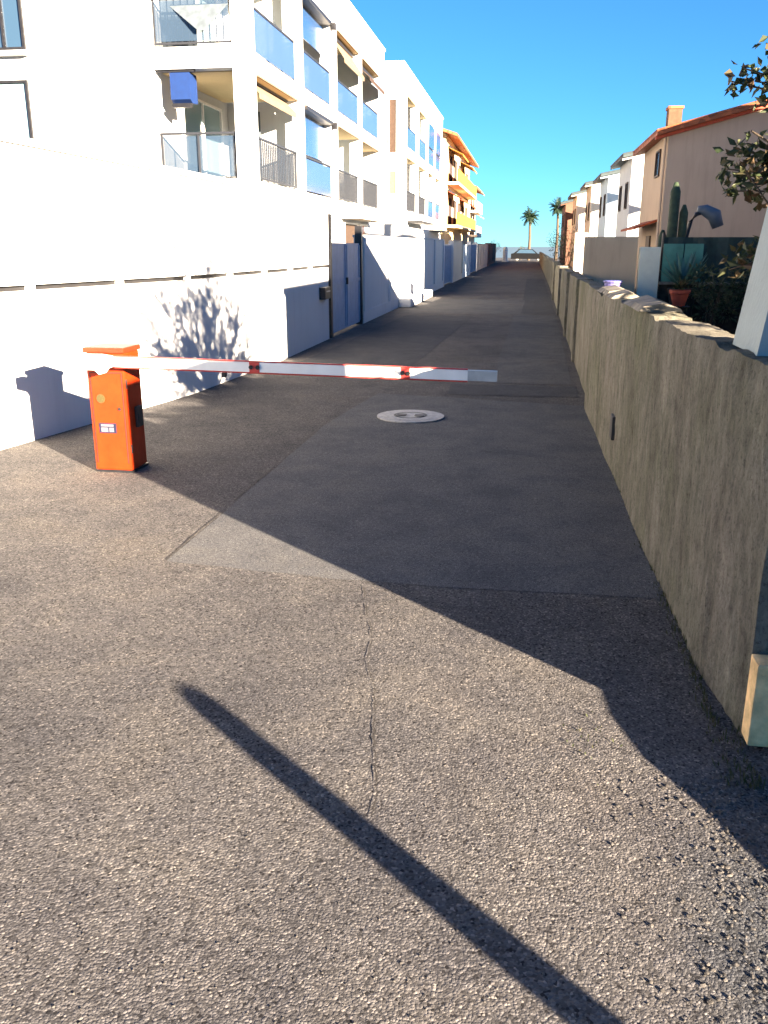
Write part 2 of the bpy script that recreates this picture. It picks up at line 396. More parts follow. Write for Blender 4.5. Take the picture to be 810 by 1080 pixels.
def strip(name, line, w, z, mat):
    b = MB(); L_, R_ = [], []
    for i, (x, y) in enumerate(line):
        ww = w * (rnd.uniform(.3, 1.3) if math.sin(i * .9) > -.75 else .05)
        L_.append(b.bm.verts.new((x - ww / 2, y, 0))); R_.append(b.bm.verts.new((x + ww / 2, y, 0)))
    for i in range(len(line) - 1): b.bm.faces.new((L_[i], R_[i], R_[i + 1], L_[i + 1]))
    o = b.build(name, mat); o.location.z = z
    return tag(o, kind='structure')
ln = []; x = -0.80
for i in range(60):
    y = 4.30 - i * 0.033; x += 0.0065 + rnd.uniform(-.008, .008); ln.append((x, y))
strip('road_crack', ln, 0.005, 0.0045, M['crack'])
ln = [(-2.02 + rnd.uniform(-.006, .006), 4.52 + .2 * i) for i in range(31)]
strip('road_seam', ln, 0.010, 0.004, M['crack'])

# gravel: loose stones, densest along the broken road edge at lower right
b = MB()
for i in range(3600):
    x = rnd.gauss(0.95, 0.24); y = rnd.uniform(1.25, 2.75)
    if x < 0.28: continue
    b.stone((x, y, 0.002), 0.0025 + .0055 * rnd.random() ** 2, 0.42, 0.3)
for i in range(1500):
    y = 1.2 + 4.5 * rnd.random() ** 1.6; x = rnd.uniform(-0.75 * y - .3, 0.42 * y)
    b.stone((x, y, 0.001), rnd.uniform(0.0015, 0.004), 0.55, 0.3)
g = b.build('loose_gravel', M['gravel']); tag(g, 'loose grey gravel crumbled from the old asphalt', 'gravel', kind='stuff')

# ------------------------------------------------------------------ left white wall
WL = [(-5.35, 3.6), (-4.62, 7.0), (-4.05, 10.25), (-3.86, 13.7), (-3.86, 17.15)]
def off_line(line, d):
    out = []
    for i, p in enumerate(line):
        a = line[max(i - 1, 0)]; c = line[min(i + 1, len(line) - 1)]
        t = Vector((c[0] - a[0], c[1] - a[1])).normalized(); nrm = Vector((t.y, -t.x))
        out.append((p[0] + nrm.x * d, p[1] + nrm.y * d))
    return out
def wall_run(b, line, d0, d1, z0, z1):
    A, C = off_line(line, d0), off_line(line, d1)
    zz0 = z0 if hasattr(z0, '__len__') else [z0] * len(line); zz1 = z1 if hasattr(z1, '__len__') else [z1] * len(line)
    rings = [[b.bm.verts.new((A[i][0], A[i][1], zz0[i])), b.bm.verts.new((C[i][0], C[i][1], zz0[i])), b.bm.verts.new((C[i][0], C[i][1], zz1[i])), b.bm.verts.new((A[i][0], A[i][1], zz1[i]))] for i in range(len(line))]
    for r, s in zip(rings, rings[1:]):
        for k in range(4): b.bm.faces.new((r[k], r[(k + 1) % 4], s[(k + 1) % 4], s[k]))
    b.bm.faces.new(rings[0]); b.bm.faces.new(rings[-1][::-1])
def along(line, n):
    seg = []; tot = 0
    for a, c in zip(line, line[1:]):
        l = math.dist(a, c); seg.append((tot, l, a, c)); tot += l
    out = []
    for i in range(n + 1):
        t = tot * i / n
        for s0, l, a, c in seg:
            if t <= s0 + l + 1e-6:
                k = (t - s0) / l; out.append((a[0] + (c[0] - a[0]) * k, a[1] + (c[1] - a[1]) * k)); break
    return out
W = thing('boundary_wall', 'long white rendered wall with a dark slot line beside the orange barrier', 'wall', (-4.6, 10.0, 0))
b = MB(); wall_run(b, WL, -0.22, 0.0, -0.05, 1.365); b.build('lower_wall', M['white'], W)
fine = along(WL, 10)
b = MB(); wall_run(b, WL, -0.22, 0.012, 1.415, [2.66, 2.62, 2.53, 2.51, 2.50]); b.build('upper_panel', M['white'], W)
b = MB(); wall_run(b, WL, -0.26, -0.06, 1.36, 1.42); b.build('slot_back', M['dark'], W)
for p, q in zip(fine, fine[1:]):
    k = 0.05; m_ = (p[0] + (q[0] - p[0]) * k, p[1] + (q[1] - p[1]) * k)
    b = MB(); wall_run(b, [p, m_], -0.07, 0.004, 1.366, 1.414); b.build('slot_spacer', M['white'], W)
b = MB(); wall_run(b, WL, -0.27, 0.045, [2.668, 2.628, 2.538, 2.518, 2.508], [2.73, 2.69, 2.60, 2.58, 2.57]); b.build('coping', M['white'], W)
# small letterbox on the wall end
t = thing('letterbox', 'small dark letterbox on the shaded end of the white wall beside the gate', 'letterbox', (-3.86, 16.7, 0.85))
b = MB(); b.box(-3.86, -3.74, 16.35, 16.8, 0.80, 1.02, 0.01); b.build('box_body', M['darkmetal'], t)
b = MB(); b.box(-3.739, -3.73, 16.42, 16.73, 0.93, 0.955); b.build('slot_flap', M['greymetal'], t)

# gate
t = thing('metal_gate', 'tall blue grey sheet metal gate in the shade between two white walls', 'gate', (-3.9, 19.0, 0))
for y0, y1 in ((17.46, 18.98), (19.02, 20.56)):
    b = MB(); b.box(-3.94, -3.89, y0, y1, 0.06, 1.82)
    b.build('gate_leaf', M['bluegate'], t)
    b = MB()
    for k in range(2): b.box(-3.888, -3.87, y0 + .04 + k * (y1 - y0 - .14), y0 + .10 + k * (y1 - y0 - .14), 0.1, 1.78)
    b.box(-3.888, -3.868, y0 + .02, y1 - .02, 1.0, 1.07); b.build('leaf_rib', M['bluegate'], t)
b = MB(); b.box(-3.86, -3.82, 18.86, 18.94, 0.98, 1.12, 0.008); b.build('handle', M['darkmetal'], t)
b = MB(); b.box(-4.0, -3.84, 17.28, 17.44, 0, 2.35, 0.01); b.build('gate_post', M['darkmetal'], t)
b = MB(); b.box(-4.0, -3.84, 20.58, 20.72, 0, 2.2, 0.01); b.build('gate_post', M['darkmetal'], t)

# further garden walls and gates down the left side, one thing each
SEG = [
 (20.78, 32.9, 1.95, 'white', 'garden_wall', 'bright white garden wall just past the blue grey gate', 'wall'),
 (33.0, 40.6, 2.0, 'blueshade', 'garden_wall', 'garden wall with its shade painted in as pale blue below the second white apartment block', 'wall'),
 (40.7, 45.6, 1.85, 'bluegate', 'metal_gate', 'far blue grey gate at the end of the blue tinted wall', 'gate'),
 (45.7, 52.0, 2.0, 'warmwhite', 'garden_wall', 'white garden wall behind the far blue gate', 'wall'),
 (52.1, 58.5, 1.8, 'blueshade', 'garden_wall', 'bluish garden wall panel ahead of the orange roofed building', 'wall'),
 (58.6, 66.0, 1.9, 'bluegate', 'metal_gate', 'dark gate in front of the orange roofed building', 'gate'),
 (66.1, 84.0, 1.9, 'warmwhite', 'garden_wall', 'white wall in front of the orange roofed building', 'wall'),
 (84.1, 104.0, 2.0, 'brick', 'garden_wall', 'brownish wall near the far end of the street on the left', 'wall'),
]
for (y0, y1, h, mk, nm, lab, cat) in SEG:
    xx = -3.86 if y0 < 60 else -3.95
    t = thing(nm, lab, cat, (xx, (y0 + y1) / 2, 0), 'walls and gates along the left side' if cat == 'wall' else None)
    if cat == 'wall':
        b = MB(); b.box(xx - .2, xx, y0, y1, -.05, h); b.build('wall_body', M[mk], t)
        b = MB(); b.box(xx - .23, xx + .03, y0 + .005, y1 - .005, h + .003, h + .06, 0.008); b.build('coping', M[mk], t)
        b = MB(); b.box(xx + .003, xx + .025, y0, y1, 0, 0.28); b.build('plinth', M[mk], t)
        n = max(1, int((y1 - y0) / 3.5))
        for k in range(n + 1):
            yy = y0 + .15 + (y1 - y0 - .3) * k / n
            b = MB(); b.box(xx + .003, xx + .05, yy - .14, yy + .14, 0.285, h); b.build('pilaster', M[mk], t)
    else:
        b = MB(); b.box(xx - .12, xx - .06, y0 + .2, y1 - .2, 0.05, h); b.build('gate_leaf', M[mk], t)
        b = MB()
        for k in range(int((y1 - y0) / .5)): b.box(xx - .058, xx - .03, y0 + .3 + .5 * k, y0 + .36 + .5 * k, 0.1, h - .05)
        b.build('leaf_rib', M[mk], t)
        for yy in (y0, y1 - .18): b = MB(); b.box(xx - .2, xx + .04, yy, yy + .17, 0, h + .15, .01); b.build('gate_post', M['white'], t)
t = thing('low_wall_step', 'low white rounded step at the foot of the sunlit white garden wall', 'step', (-3.7, 30, 0))
b = MB(); b.box(-3.83, -3.45, 26.5, 32.6, 0, 0.26, 0.08); b.build('step_body', M['white'], t)

# ------------------------------------------------------------------ apartment blocks (left)
def railing(parent, axis, c, a0, a1, z, style):
    """axis 'y': rail runs along y at x=c; axis 'x': runs along x at y=c"""
    def bx(b, p0, p1, d0, d1, z0, z1, bev=0):
        if axis == 'y': b.box(c + d0, c + d1, p0, p1, z0, z1, bev)
        else: b.box(p0, p1, c + d0, c + d1, z0, z1, bev)
    b = MB()
    bx(b, a0, a1, -.03, .03, z + .98, z + 1.03)
    if style == 'bars':
        bx(b, a0, a1, -.02, .02, z + .06, z + .10)
        n = int((a1 - a0) / .16)
        for k in range(n + 1):
            p = a0 + .01 + (a1 - a0 - .04) * k / n; bx(b, p, p + .022, -.012, .012, z + .101, z + .979)
    else:
        n = max(2, round((a1 - a0) / 1.2))
        for k in range(n + 1):
            p = a0 + (a1 - a0 - .04) * k / n; bx(b, p, p + .04, -.02, .02, z, z + .979)
    r = b.build('railing', M['railmetal'], parent)
    if style != 'bars':
        g_ = MB(); bx(g_, a0 + .05, a1 - .05, .022, .034, z + .05, z + .95)
        g_.build('glass_panel', M[style], r)
    else:
        g_ = MB(); bx(g_, a0 + .05, a1 - .05, -.03, -.018, z + .12, z + .95); g_.build('glass_panel', M['paleglass'], r)
    return r

def window(parent, axis, c, a0, a1, z0, z1, pane, frame='greymetal', out=1, depth=.06, mull=0):
    b = MB(); f = .06
    def bx(b, p0, p1, d0, d1, zz0, zz1):
        d0, d1 = sorted((d0 * out, d1 * out))
        if axis == 'y': b.box(c + d0, c + d1, p0, p1, zz0, zz1)
        else: b.box(p0, p1, c + d0, c + d1, zz0, zz1)
    bx(b, a0, a0 + f, .002, depth, z0, z1); bx(b, a1 - f, a1, .002, depth, z0, z1)
    bx(b, a0 + f, a1 - f, .002, depth, z0, z0 + f); bx(b, a0 + f, a1 - f, .002, depth, z1 - f, z1)
    for k in range(mull):
        p = a0 + (a1 - a0) * (k + 1) / (mull + 1); bx(b, p - f / 2, p + f / 2, .012, depth - .005, z0 + f, z1 - f)
    w = b.build('window', M[frame], parent)
    g_ = MB(); bx(g_, a0 + f, a1 - f, .002, .012, z0 + f, z1 - f); g_.build('pane', M[pane], w)
    return w

def awning(parent, x, y0, y1, z, drop, outx, mat, name='awning'):
    """fabric awning: sloping sheet out over the street with a valance and cassette"""
    b = MB()
    b.prism([(x, z), (x + outx, z - drop), (x + outx, z - drop - .14), (x + outx - .02, z - drop - .14), (x + outx - .02, z - drop - .02), (x, z - .03)], 'y', y0, y1)
    a = b.build(name, M[mat], parent)
    b = MB(); b.box(x - .14, x + .05, y0 - .03, y1 + .03, z + .003, z + .14, .02); b.build('cassette', M['darkmetal'], a)
    return a

def loggia_block(name, label, x0, y0, y1, bays, floors, roof, xb, depth, wallmat, group, open_front):
    T = thing(name, label, 'apartment block', (x0 - 4, (y0 + y1) / 2, 0), group)
    xi = x0 - depth
    b = MB()
    b.box(xb, xi, y0, y1, -.05, roof)                                          # core
    zs = [f[0] for f in floors]
    b.box(xi + .001, x0 - .01, y0 + .01, y1, -.05, floors[0][0] - .45)         # ground storey
    b.box(xi + .001, x0 - .012, y0 + .012, y1, floors[0][0] - .449, floors[0][0])
    for i, (zf, zc) in enumerate(floors):
        nxt = floors[i + 1][0] if i + 1 < len(floors) else roof
        b.box(xi + .001, x0, y0 + .003, y1, zc, nxt)                           # slab band above
        prev = y0 + .006
        for k, (ya, yb) in enumerate(bays):
            if k == 0:
                b.box(x0 - .26, x0 - .006, prev, ya, zf + .001, zc - .001)     # corner pillar
                if not open_front: b.box(xi + .002, x0 - .262, prev, prev + .2, zf + .001, zc - .001)
            else:
                b.box(x0 - .36, x0 - .006, prev, ya, zf + .001, zc - .001)
                m_ = (prev + ya) / 2; b.box(xi + .002, x0 - .362, m_ - .12, m_ + .12, zf + .001, zc - .001)
            prev = yb
        b.box(xi + .002, x0 - .006, prev, y1 - .002, zf + .001, zc - .001)
    b.build('wall', M[wallmat], T)
    b = MB(); b.box(xb - .05, x0 + .06, y0 - .05, y1 + .05, roof + .002, roof + .10, .01); b.build('roof_edge', M[wallmat], T)
    # soffit sheets under each slab; tan colour stands in for bounced light
    for (zf, zc) in floors:
        for (ya, yb) in bays:
            b = MB(); b.box(xi + .02, x0 - .03, ya + .02 - (.6 if ya == bays[0][0] and open_front else 0), yb - .02, zc - .025, zc - .003); b.build('soffit', M['soffit'], T)
    return T, xi

A, xi = loggia_block('apartment_block', 'nearest white apartment block with blue glass balconies above the white wall', -6.7, 21.3, 41.6,
    [(22.3, 26.15), (27.04, 30.64), (31.7, 35.5), (36.3, 40.05)], [(3.3, 5.70), (6.15, 8.65)], 9.85, -24.0, 2.15, 'white', 'white apartment blocks on the left', True)
bays = [(22.3, 26.15), (27.04, 30.64), (31.7, 35.5), (36.3, 40.05)]
for k, (ya, yb) in enumerate(bays):
    railing(A, 'y', -6.76, ya + .02, yb - .02, 6.155, ['paleglass', 'blueglass', 'blueglass', 'blueglass'][k] if k else 'blueglass')
    railing(A, 'y', -6.76, ya + .02, yb - .02, 3.305, 'bars' if k in (0, 3) else ('blueglass' if k == 1 else 'bars'))
    for zf in (3.3, 6.15):
        window(A, 'y', xi, ya + .5, yb - .4, zf + .03, zf + 2.15, ['panewhite', 'paneblue', 'panewhite', 'pane'][k], 'wmetal', 1, .07, 1)
# blue roller blinds down in the second bay
for zc, dz in ((8.64, 1.0), (5.69, 1.25)):
    b = MB(); b.box(-6.95, -6.925, 27.1, 30.55, zc - dz, zc - .12); r = b.build('roller_blind', M['paneblue'], A)
    b = MB(); b.box(-7.0, -6.70 + .08, 27.06, 30.62, zc - .12, zc - .004, .02); b.build('cassette', M['darkmetal'], r)
    b = MB(); b.box(-6.69, -6.52, 30.66, 30.82, zc - .22, zc - .02, .03); b.build('wall_lamp', M['darkmetal'], A)
awning(A, -6.9, 31.8, 35.4, 8.45, 0.65, 0.45, 'tanaw'); awning(A, -6.9, 36.4, 39.95, 8.4, 0.4, 0.5, 'brownshut')
awning(A, -6.98, 22.5, 26.0, 5.62, 0.28, 0.3, 'tanaw')
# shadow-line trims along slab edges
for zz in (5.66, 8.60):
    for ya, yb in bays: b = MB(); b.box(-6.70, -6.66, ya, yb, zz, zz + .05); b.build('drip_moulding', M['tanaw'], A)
# front (end wall) features
for z, st in ((6.155, 'bars'), (3.305, 'paleglass')): railing(A, 'x', 21.37, -8.83, -6.97, z, st)
b = MB(); b.box(-8.84, -8.0, 21.9, 21.95, 6.2, 7.9); b.build('privacy_screen', M['greycloth'], A)
aw = MB(); aw.hexa([(-8.4, 21.34, 7.0), (-7.0, 21.34, 7.0), (-7.55, 21.2, 6.45), (-7.7, 21.2, 6.45)], [(-8.4, 21.38, 7.03), (-7.0, 21.38, 7.03), (-7.55, 21.26, 6.48), (-7.7, 21.26, 6.48)])
aw.build('hanging_cloth', M['greycloth'], A)
b = MB(); b.prism([(21.33, 5.62), (21.33, 5.05), (21.45, 4.98), (21.8, 5.0), (21.8, 5.62)], 'x', -8.5, -8.02); bl = b.build('awning', M['blueaw'], A)
b = MB(); b.box(-8.8, -7.9, 21.32, 21.42, 5.63, 5.69); b.build('awning_rail', M['darkmetal'], bl)
b = MB(); b.box(-8.48, -8.04, 21.35, 21.5, 4.88, 4.97); b.build('awning_bar', M['darkmetal'], bl)
b = MB(); b.box(-8.86, -6.93, 21.27, 21.302, 5.68, 5.74); b.build('front_trim', M['greymetal'], A)
b = MB(); b.box(-8.4, -7.75, 26.0, 26.02, 3.32, 5.4); b.build('balcony_door', M['greycloth'], A)
window(A, 'x', 21.3, -13.6, -12.0, 6.2, 7.9, 'pane', 'darkmetal', -1, .07, 2)
window(A, 'x', 21.3, -13.6, -12.05, 4.2, 5.55, 'panewhite', 'darkmetal', -1, .07, 0)
for zz in (4.08, 6.07): b = MB(); b.box(-13.7, -11.95, 21.12, 21.298, zz, zz + .11, .01); b.build('window_sill', M['greymetal'], A)
window(A, 'y', -6.71, 32.4, 35.0, 1.3, 2.6, 'brownshut', 'wmetal', 1, .07, 0)
window(A, 'y', -6.71, 35.6, 37.0, 1.3, 2.6, 'pane', 'wmetal', 1, .07, 0)
b = MB(); b.box(-6.699, -6.0, 32.0, 37.4, 2.7, 2.8, .01); b.build('canopy', M['warmwhite'], A)
# balcony chair clutter on the middle floor, third bay
t = thing('balcony_chair', 'dark folded chair leaning in the middle balcony above the blue gate', 'chair', (-7.1, 33.4, 3.3))
b = MB()
b.tube([(-7.0, 32.6, 3.31), (-7.05, 33.3, 4.25)], .025, 6); b.tube([(-7.0, 33.3, 3.31), (-7.05, 32.6, 4.2)], .025, 6)
b.tube([(-7.35, 32.6, 3.31), (-7.35, 33.3, 4.25)], .025, 6); b.tube([(-7.35, 33.3, 3.31), (-7.35, 32.6, 4.2)], .025, 6); b.build('chair_frame', M['darkmetal'], t)
b = MB(); b.box(-7.35, -7.03, 32.65, 33.25, 3.74, 3.78, .01); b.build('seat', M['dark'], t)
b = MB(); b.hexa([(-7.33, 33.18, 3.95), (-7.07, 33.18, 3.95), (-7.07, 33.21, 3.95), (-7.33, 33.21, 3.95)], [(-7.33, 33.3, 4.35), (-7.07, 33.3, 4.35), (-7.07, 33.33, 4.35), (-7.33, 33.33, 4.35)]); b.build('backrest', M['dark'], t)

B2, xi2 = loggia_block('apartment_block', 'second white apartment block further along with brown shuttered end window', -6.7, 47.6, 68.2,
    [(49.2, 53.2), (54.4, 58.2), (59.4, 62.8), (63.8, 67.2)], [(3.6, 6.3), (6.8, 9.3)], 10.5, -22.0, 2.0, 'white', 'white apartment blocks on the left', False)
for k, (ya, yb) in enumerate([(49.2, 53.2), (54.4, 58.2), (59.4, 62.8), (63.8, 67.2)]):
    for j, zf in enumerate((3.6, 6.8)):
        railing(B2, 'y', -6.76, ya + .02, yb - .02, zf + .005, 'blueglass' if j else ('bars' if k < 2 else 'blueglass'))
        window(B2, 'y', xi2, ya + .4, yb - .3, zf + .03, zf + 2.2, ['pane', 'panewhite', 'paneblue', 'paneblue'][k], 'wmetal', 1, .07, 1)
for k in (2, 3):
    ya, yb = [(59.4, 62.8), (63.8, 67.2)][k - 2]
    b = MB(); b.box(-6.72, -6.69, ya + .1, yb - .1, 7.85, 9.2); b.build('roller_blind', M['paneblue'], B2)
window(B2, 'x', 47.6, -7.45, -6.98, 6.3, 8.9, 'brownshut', 'wmetal', -1, .06, 0)
window(B2, 'x', 47.6, -7.45, -6.98, 4.3, 5.5, 'tanaw', 'wmetal', -1, .06, 0)
for y0_, z_ in ((49.5, 3.0), (60.5, 2.7)):
    b = MB(); b.box(-6.699, -5.9, y0_, y0_ + 6, z_, z_ + .09, .01); b.build('canopy', M['darkmetal'], B2)

def gabled_block(name, label, x0, y0, y1, ze, rise, xb, wallmat, floors, awn, roofmat='tiles', over=.9):
    T = thing(name, label, 'building', ((x0 + xb) / 2, (y0 + y1) / 2, 0))
    xm = (x0 + xb) / 2
    b = MB(); b.prism([(xb, -.05), (x0, -.05), (x0, ze), (xm, ze + rise), (xb, ze)], 'y', y0, y1); b.build('wall', M[wallmat], T)
    sl = rise / (x0 - xm); e = ze - sl * over
    b = MB(); b.prism([(x0 + over, e + .03), (x0 + over, e + .24), (xm, ze + rise + .26), (xb - over, e + .24), (xb - over, e + .03), (xm, ze + rise + .04)], 'y', y0 - .6, y1 + .6)
    b.build('roof', M[roofmat], T)
    for zf in floors:
        b = MB(); b.box(x0 + .003, x0 + .9, y0 + 1.5, y1 - 1.5, zf - .22, zf, .01); bal = b.build('balcony', M[wallmat], T)
        b = MB(); b.box(x0 + .8, x0 + .88, y0 + 1.55, y1 - 1.55, zf + .002, zf + .95); b.build('parapet', M['ocher' if 'ocher' in awn else wallmat], bal)
        n = int((y1 - y0) / 5)
        for k in range(n):
            yy = y0 + 2 + (y1 - y0 - 4) * (k + .5) / n
            window(T, 'y', x0, yy - 1.1, yy + 1.1, zf + .05, zf + 2.1, 'pane', 'brownshut', 1, .07, 1)
        if awn:
            aw_m = awn[floors.index(zf) % len(awn)]
            for k in range(2): awning(T, x0 + .1, y0 + 1.8 + k * (y1 - y0) * .45, y0 + 1.8 + k * (y1 - y0) * .45 + (y1 - y0) * .22, zf + 2.5, .5, 1.1, aw_m)
    for zf in floors:
        window(T, 'x', y0, x0 - 2.2, x0 - 1.0, zf + .8, zf + 2.0, 'pane', 'brownshut', -1, .06, 0)
    return T
G3 = gabled_block('tiled_building', 'cream building with orange tiled roof and red and ochre awnings', -6.7, 71.0, 98.0, 9.9, 2.2, -20.0, 'cream', [3.4, 6.6], ['red', 'ocher'])
G4 = gabled_block('tiled_building', 'pale cream building with small red roof beyond the orange roofed one', -6.9, 101.0, 113.0, 8.0, 1.8, -18.0, 'warmwhite', [3.0, 5.6], ['tanaw'])
b = MB(); b.tube([(-8.2, 103, 9.0), (-8.2, 103, 12.6)], .06, 6); b.box(-8.6, -7.8, 102.97, 103.03, 11.9, 11.96); b.box(-8.5, -7.9, 102.97, 103.03, 12.3, 12.35); b.build('aerial', M['greymetal'], G4)

# ------------------------------------------------------------------ right wall
def rough_run(line, zt, th, name, parent, mat, jit=.02, n=160, z0=-.05, nz=14):
    pts = along(line, n)
    b = MB(); rows = []
    for i, (x, y) in enumerate(pts):
        t = i / n; zz = zt(y) + rnd.uniform(-.004, .004) + .007 * math.sin(y * 2.1) + .005 * math.sin(y * 5.3) - (.02 if math.sin(y * 3.7) > .93 else 0)
        col = []
        for k in range(nz + 1):
            z = z0 + (zz - z0) * k / nz
            d = rnd.uniform(-jit, jit) * .25 + .004 * math.sin(y * 3.1 + z * 2) + .008 * (k == nz)
            col.append(b.bm.verts.new((x + d, y, z)))
        col.append(b.bm.verts.new((x + th * .5, y, zz + rnd.uniform(0, .006))))
        col.append(b.bm.verts.new((x + th, y, zz - .01))); col.append(b.bm.verts.new((x + th, y, z0)))
        rows.append(col)
    for r, s in zip(rows, rows[1:]):
        for k in range(len(r) - 1): b.bm.faces.new((r[k], r[k + 1], s[k + 1], s[k]))
    b.bm.faces.new(rows[0]); b.bm.faces.new(rows[-1][::-1])
    return b.build(name, mat, parent, False)

T = thing('concrete_wall', 'near rough weathered concrete wall with vertical streaks on the right of the road', 'wall', (.8, 6.5, 0), 'old walls along the right side')
rough_run([(.862, 3.04), (.80, 3.6), (.76, 4.8), (.72, 7.5), (.68, 10.0)], lambda y: 1.35 if y < 6.4 else 1.35 - .016 * (y - 6.4), .24, 'wall_body', T, M['oldwall'])
b = MB(); b.box(.70, .80, 7.02, 7.20, .27, .46, .012); b.build('drain_hole', M['dark'], T)
b = MB(); b.box(.70, 1.02, 10.03, 10.30, 0, 1.20, .03); b.build('end_post', M['oldwall'], T)
# coping stones that are left on top
for (y0, ln_, zz) in ((8.0, 1.5, 1.315), (5.9, 1.0, 1.35)):
    b = MB(); nst = max(1, int(ln_ / .45))
    for k in range(nst):
        ya = y0 + ln_ * k / nst
        j = [rnd.uniform(-.012, .012) for _ in range(8)]
        b.prism([(.70 + j[0], zz), (.97 + j[1], zz), (.955 + j[2], zz + .03 + j[3]), (.86 + j[4], zz + .05 + j[5]), (.74 + j[6], zz + .032 + j[7])], 'y', ya + .01, ya + ln_ / nst - .01)
    o = b.build('coping_stone', M['coping'], T)
T2 = thing('concrete_wall', 'far stretch of the grey right hand wall running on to the end of the street', 'wall', (.85, 30, 0), 'old walls along the right side')
rough_run([(.74, 10.34), (.78, 18), (.90, 40), (.95, 60), (1.0, 108)], lambda y: max(1.15, 1.29 - .006 * (y - 10)), .22, 'wall_body', T2, M['oldwall'], .02, 220, -.05, 8)
for yy in (14.2, 18.3, 24.0, 31.0):
    b = MB(); b.box(.70 + .004 * (yy - 10), .98, yy, yy + .25, 0, 1.27, .02); b.build('pilaster', M['oldwall'], T2)
# end block of the wall, near the camera
t = thing('wall_end_block', 'yellowed stone block at the near foot of the rough concrete wall', 'stone block', (1.0, 3.05, 0))
b = MB(); b.box(.85, 1.45, 2.93, 3.03, .03, .35, .012); b.build('block', M['pier'], t)
# pale pier standing on the wall
t = thing('gate_pier', 'pale painted buttress pier rising from the near end of the rough wall', 'pier', (1.0, 3.7, 0))
b = MB(); b.hexa([(.86, 3.50, 1.355), (1.3, 3.50, 1.355), (1.3, 3.92, 1.355), (.86, 3.92, 1.355)], [(.955, 3.53, 2.1), (1.26, 3.53, 2.1), (1.26, 3.90, 2.1), (.955, 3.90, 2.1)]); b.build('pier_shaft', M['pale'], t)
b = MB(); b.box(.945, 1.29, 3.50, 3.95, 2.103, 2.18, .02); b.build('pier_cap', M['pale'], t)
t = thing('gate_pier', 'pale painted gate pier added out of view right of the camera to cast shade', 'pier', (1.7, 2.4, 0))  # unseen pier added to cast the main shadow edge
b = MB(); b.box(1.50, 1.95, 2.33, 2.82, 0, 2.06, .01); b.build('pier_shaft', M['pale'], t)
b = MB(); b.box(1.49, 1.97, 2.325, 2.84, 2.063, 2.10, .012); b.build('pier_cap', M['pale'], t)
b = MB(); b.prism([(2.52, 0), (2.52, .315), (2.24, .305), (2.03, .278), (1.9, .232), (1.72, .19), (1.45, .12), (1.38, 0)], 'x', 1.40, 1.49); tag(b.build('shade_stone', M['coping']), 'rough sloping stone added out of view with its profile cut for the road shadow', 'stone')  # unseen stone added; its profile shapes the curved shadow on the road
# slim post whose shadow lies across the road
t = thing('metal_post', 'slim dark round topped post standing at the roadside beside the camera', 'post', (2.0, .10, 0))
b = MB(); b.lathe((2.0, .10, 0), [(.056, 0), (.056, .94), (.052, .975), (.035, 1.0), (.01, 1.01)], 20); b.build('post_shaft', M['darkmetal'], t, True)
b = MB(); b.lathe((2.0, .10, 0), [(.12, 0.001), (.12, .012), (.065, .02)], 20); b.build('base_plate', M['darkmetal'], t)

# ------------------------------------------------------------------ barrier
BX0, BX1, BY0, BY1 = -3.40, -3.09, 6.42, 6.71
T = thing('parking_barrier', 'orange barrier cabinet with a lowered white and red arm across the road', 'barrier', (-3.22, 6.58, 0))
b = MB(); b.box(BX0, BX1, BY0, BY1, .02, .955, .012); cab = b.build('cabinet', M['orange'], T)
b = MB(); b.box(BX0 - .015, BX1 + .015, BY0 - .015, BY1 + .015, .957, 1.0, .012); b.build('top_cap', M['orangedark'], cab)
b = MB(); b.box(BX0 + .002, BX1 + .008, BY0 + .002, BY1 + .008, 0, .018); b.build('base_plate', M['darkmetal'], cab)
b = MB(); b.box(BX0 + .03, BX1 - .03, BY0 - .006, BY0 - .001, .08, .80); b.build('door_panel', M['orange'], cab)
b = MB(); b.box(-3.335, -3.19, BY0 - .011, BY0 - .007, .325, .405); pl = b.build('rating_plate', M['navy'], cab)
b = MB()
b.box(-3.318, -3.212, BY0 - .0135, BY0 - .0115, .378, .396); b.box(-3.318, -3.26, BY0 - .0135, BY0 - .0115, .335, .37); b.box(-3.25, -3.212, BY0 - .0135, BY0 - .0115, .335, .37)
b.build('plate_print', M['label'], pl)
b = MB(); b.tube([(-3.30, BY0 - .007, .60), (-3.30, BY0 - .013, .60)], .036, 18); bd = b.build('round_badge', M['olive'], cab)
b = MB(); b.tube([(-3.30, BY0 - .0135, .60), (-3.30, BY0 - .015, .60)], .020, 18); b.build('badge_centre', M['olive'], bd)
b = MB(); b.box(BX1 + .001, BX1 + .03, 6.54, 6.64, .35, .52, .012); b.build('lock_cover', M['dark'], cab)
b = MB(); b.box(BX0 + .022, BX0 + .027, BY0 - .0065, BY0 - .0005, .08, .80); b.build('door_seam', M['dark'], cab)
b = MB(); b.box(BX1 - .027, BX1 - .022, BY0 - .0065, BY0 - .0005, .08, .80); b.build('door_seam', M['dark'], cab)
b = MB(); b.box(BX0 + .022, BX1 - .022, BY0 - .0065, BY0 - .0005, .802, .807); b.build('door_seam', M['dark'], cab)
b = MB(); b.tube([(BX1 - .06, BY0 - .007, .52), (BX1 - .06, BY0 - .014, .52)], .013, 12); b.build('key_lock', M['darkmetal'], cab)
for zz in (.16, .68): b = MB(); b.tube([(BX1 + .001, BY0 + .02, zz), (BX1 + .001, BY0 + .02, zz + .07)], .008, 8); b.build('hinge', M['darkmetal'], cab)
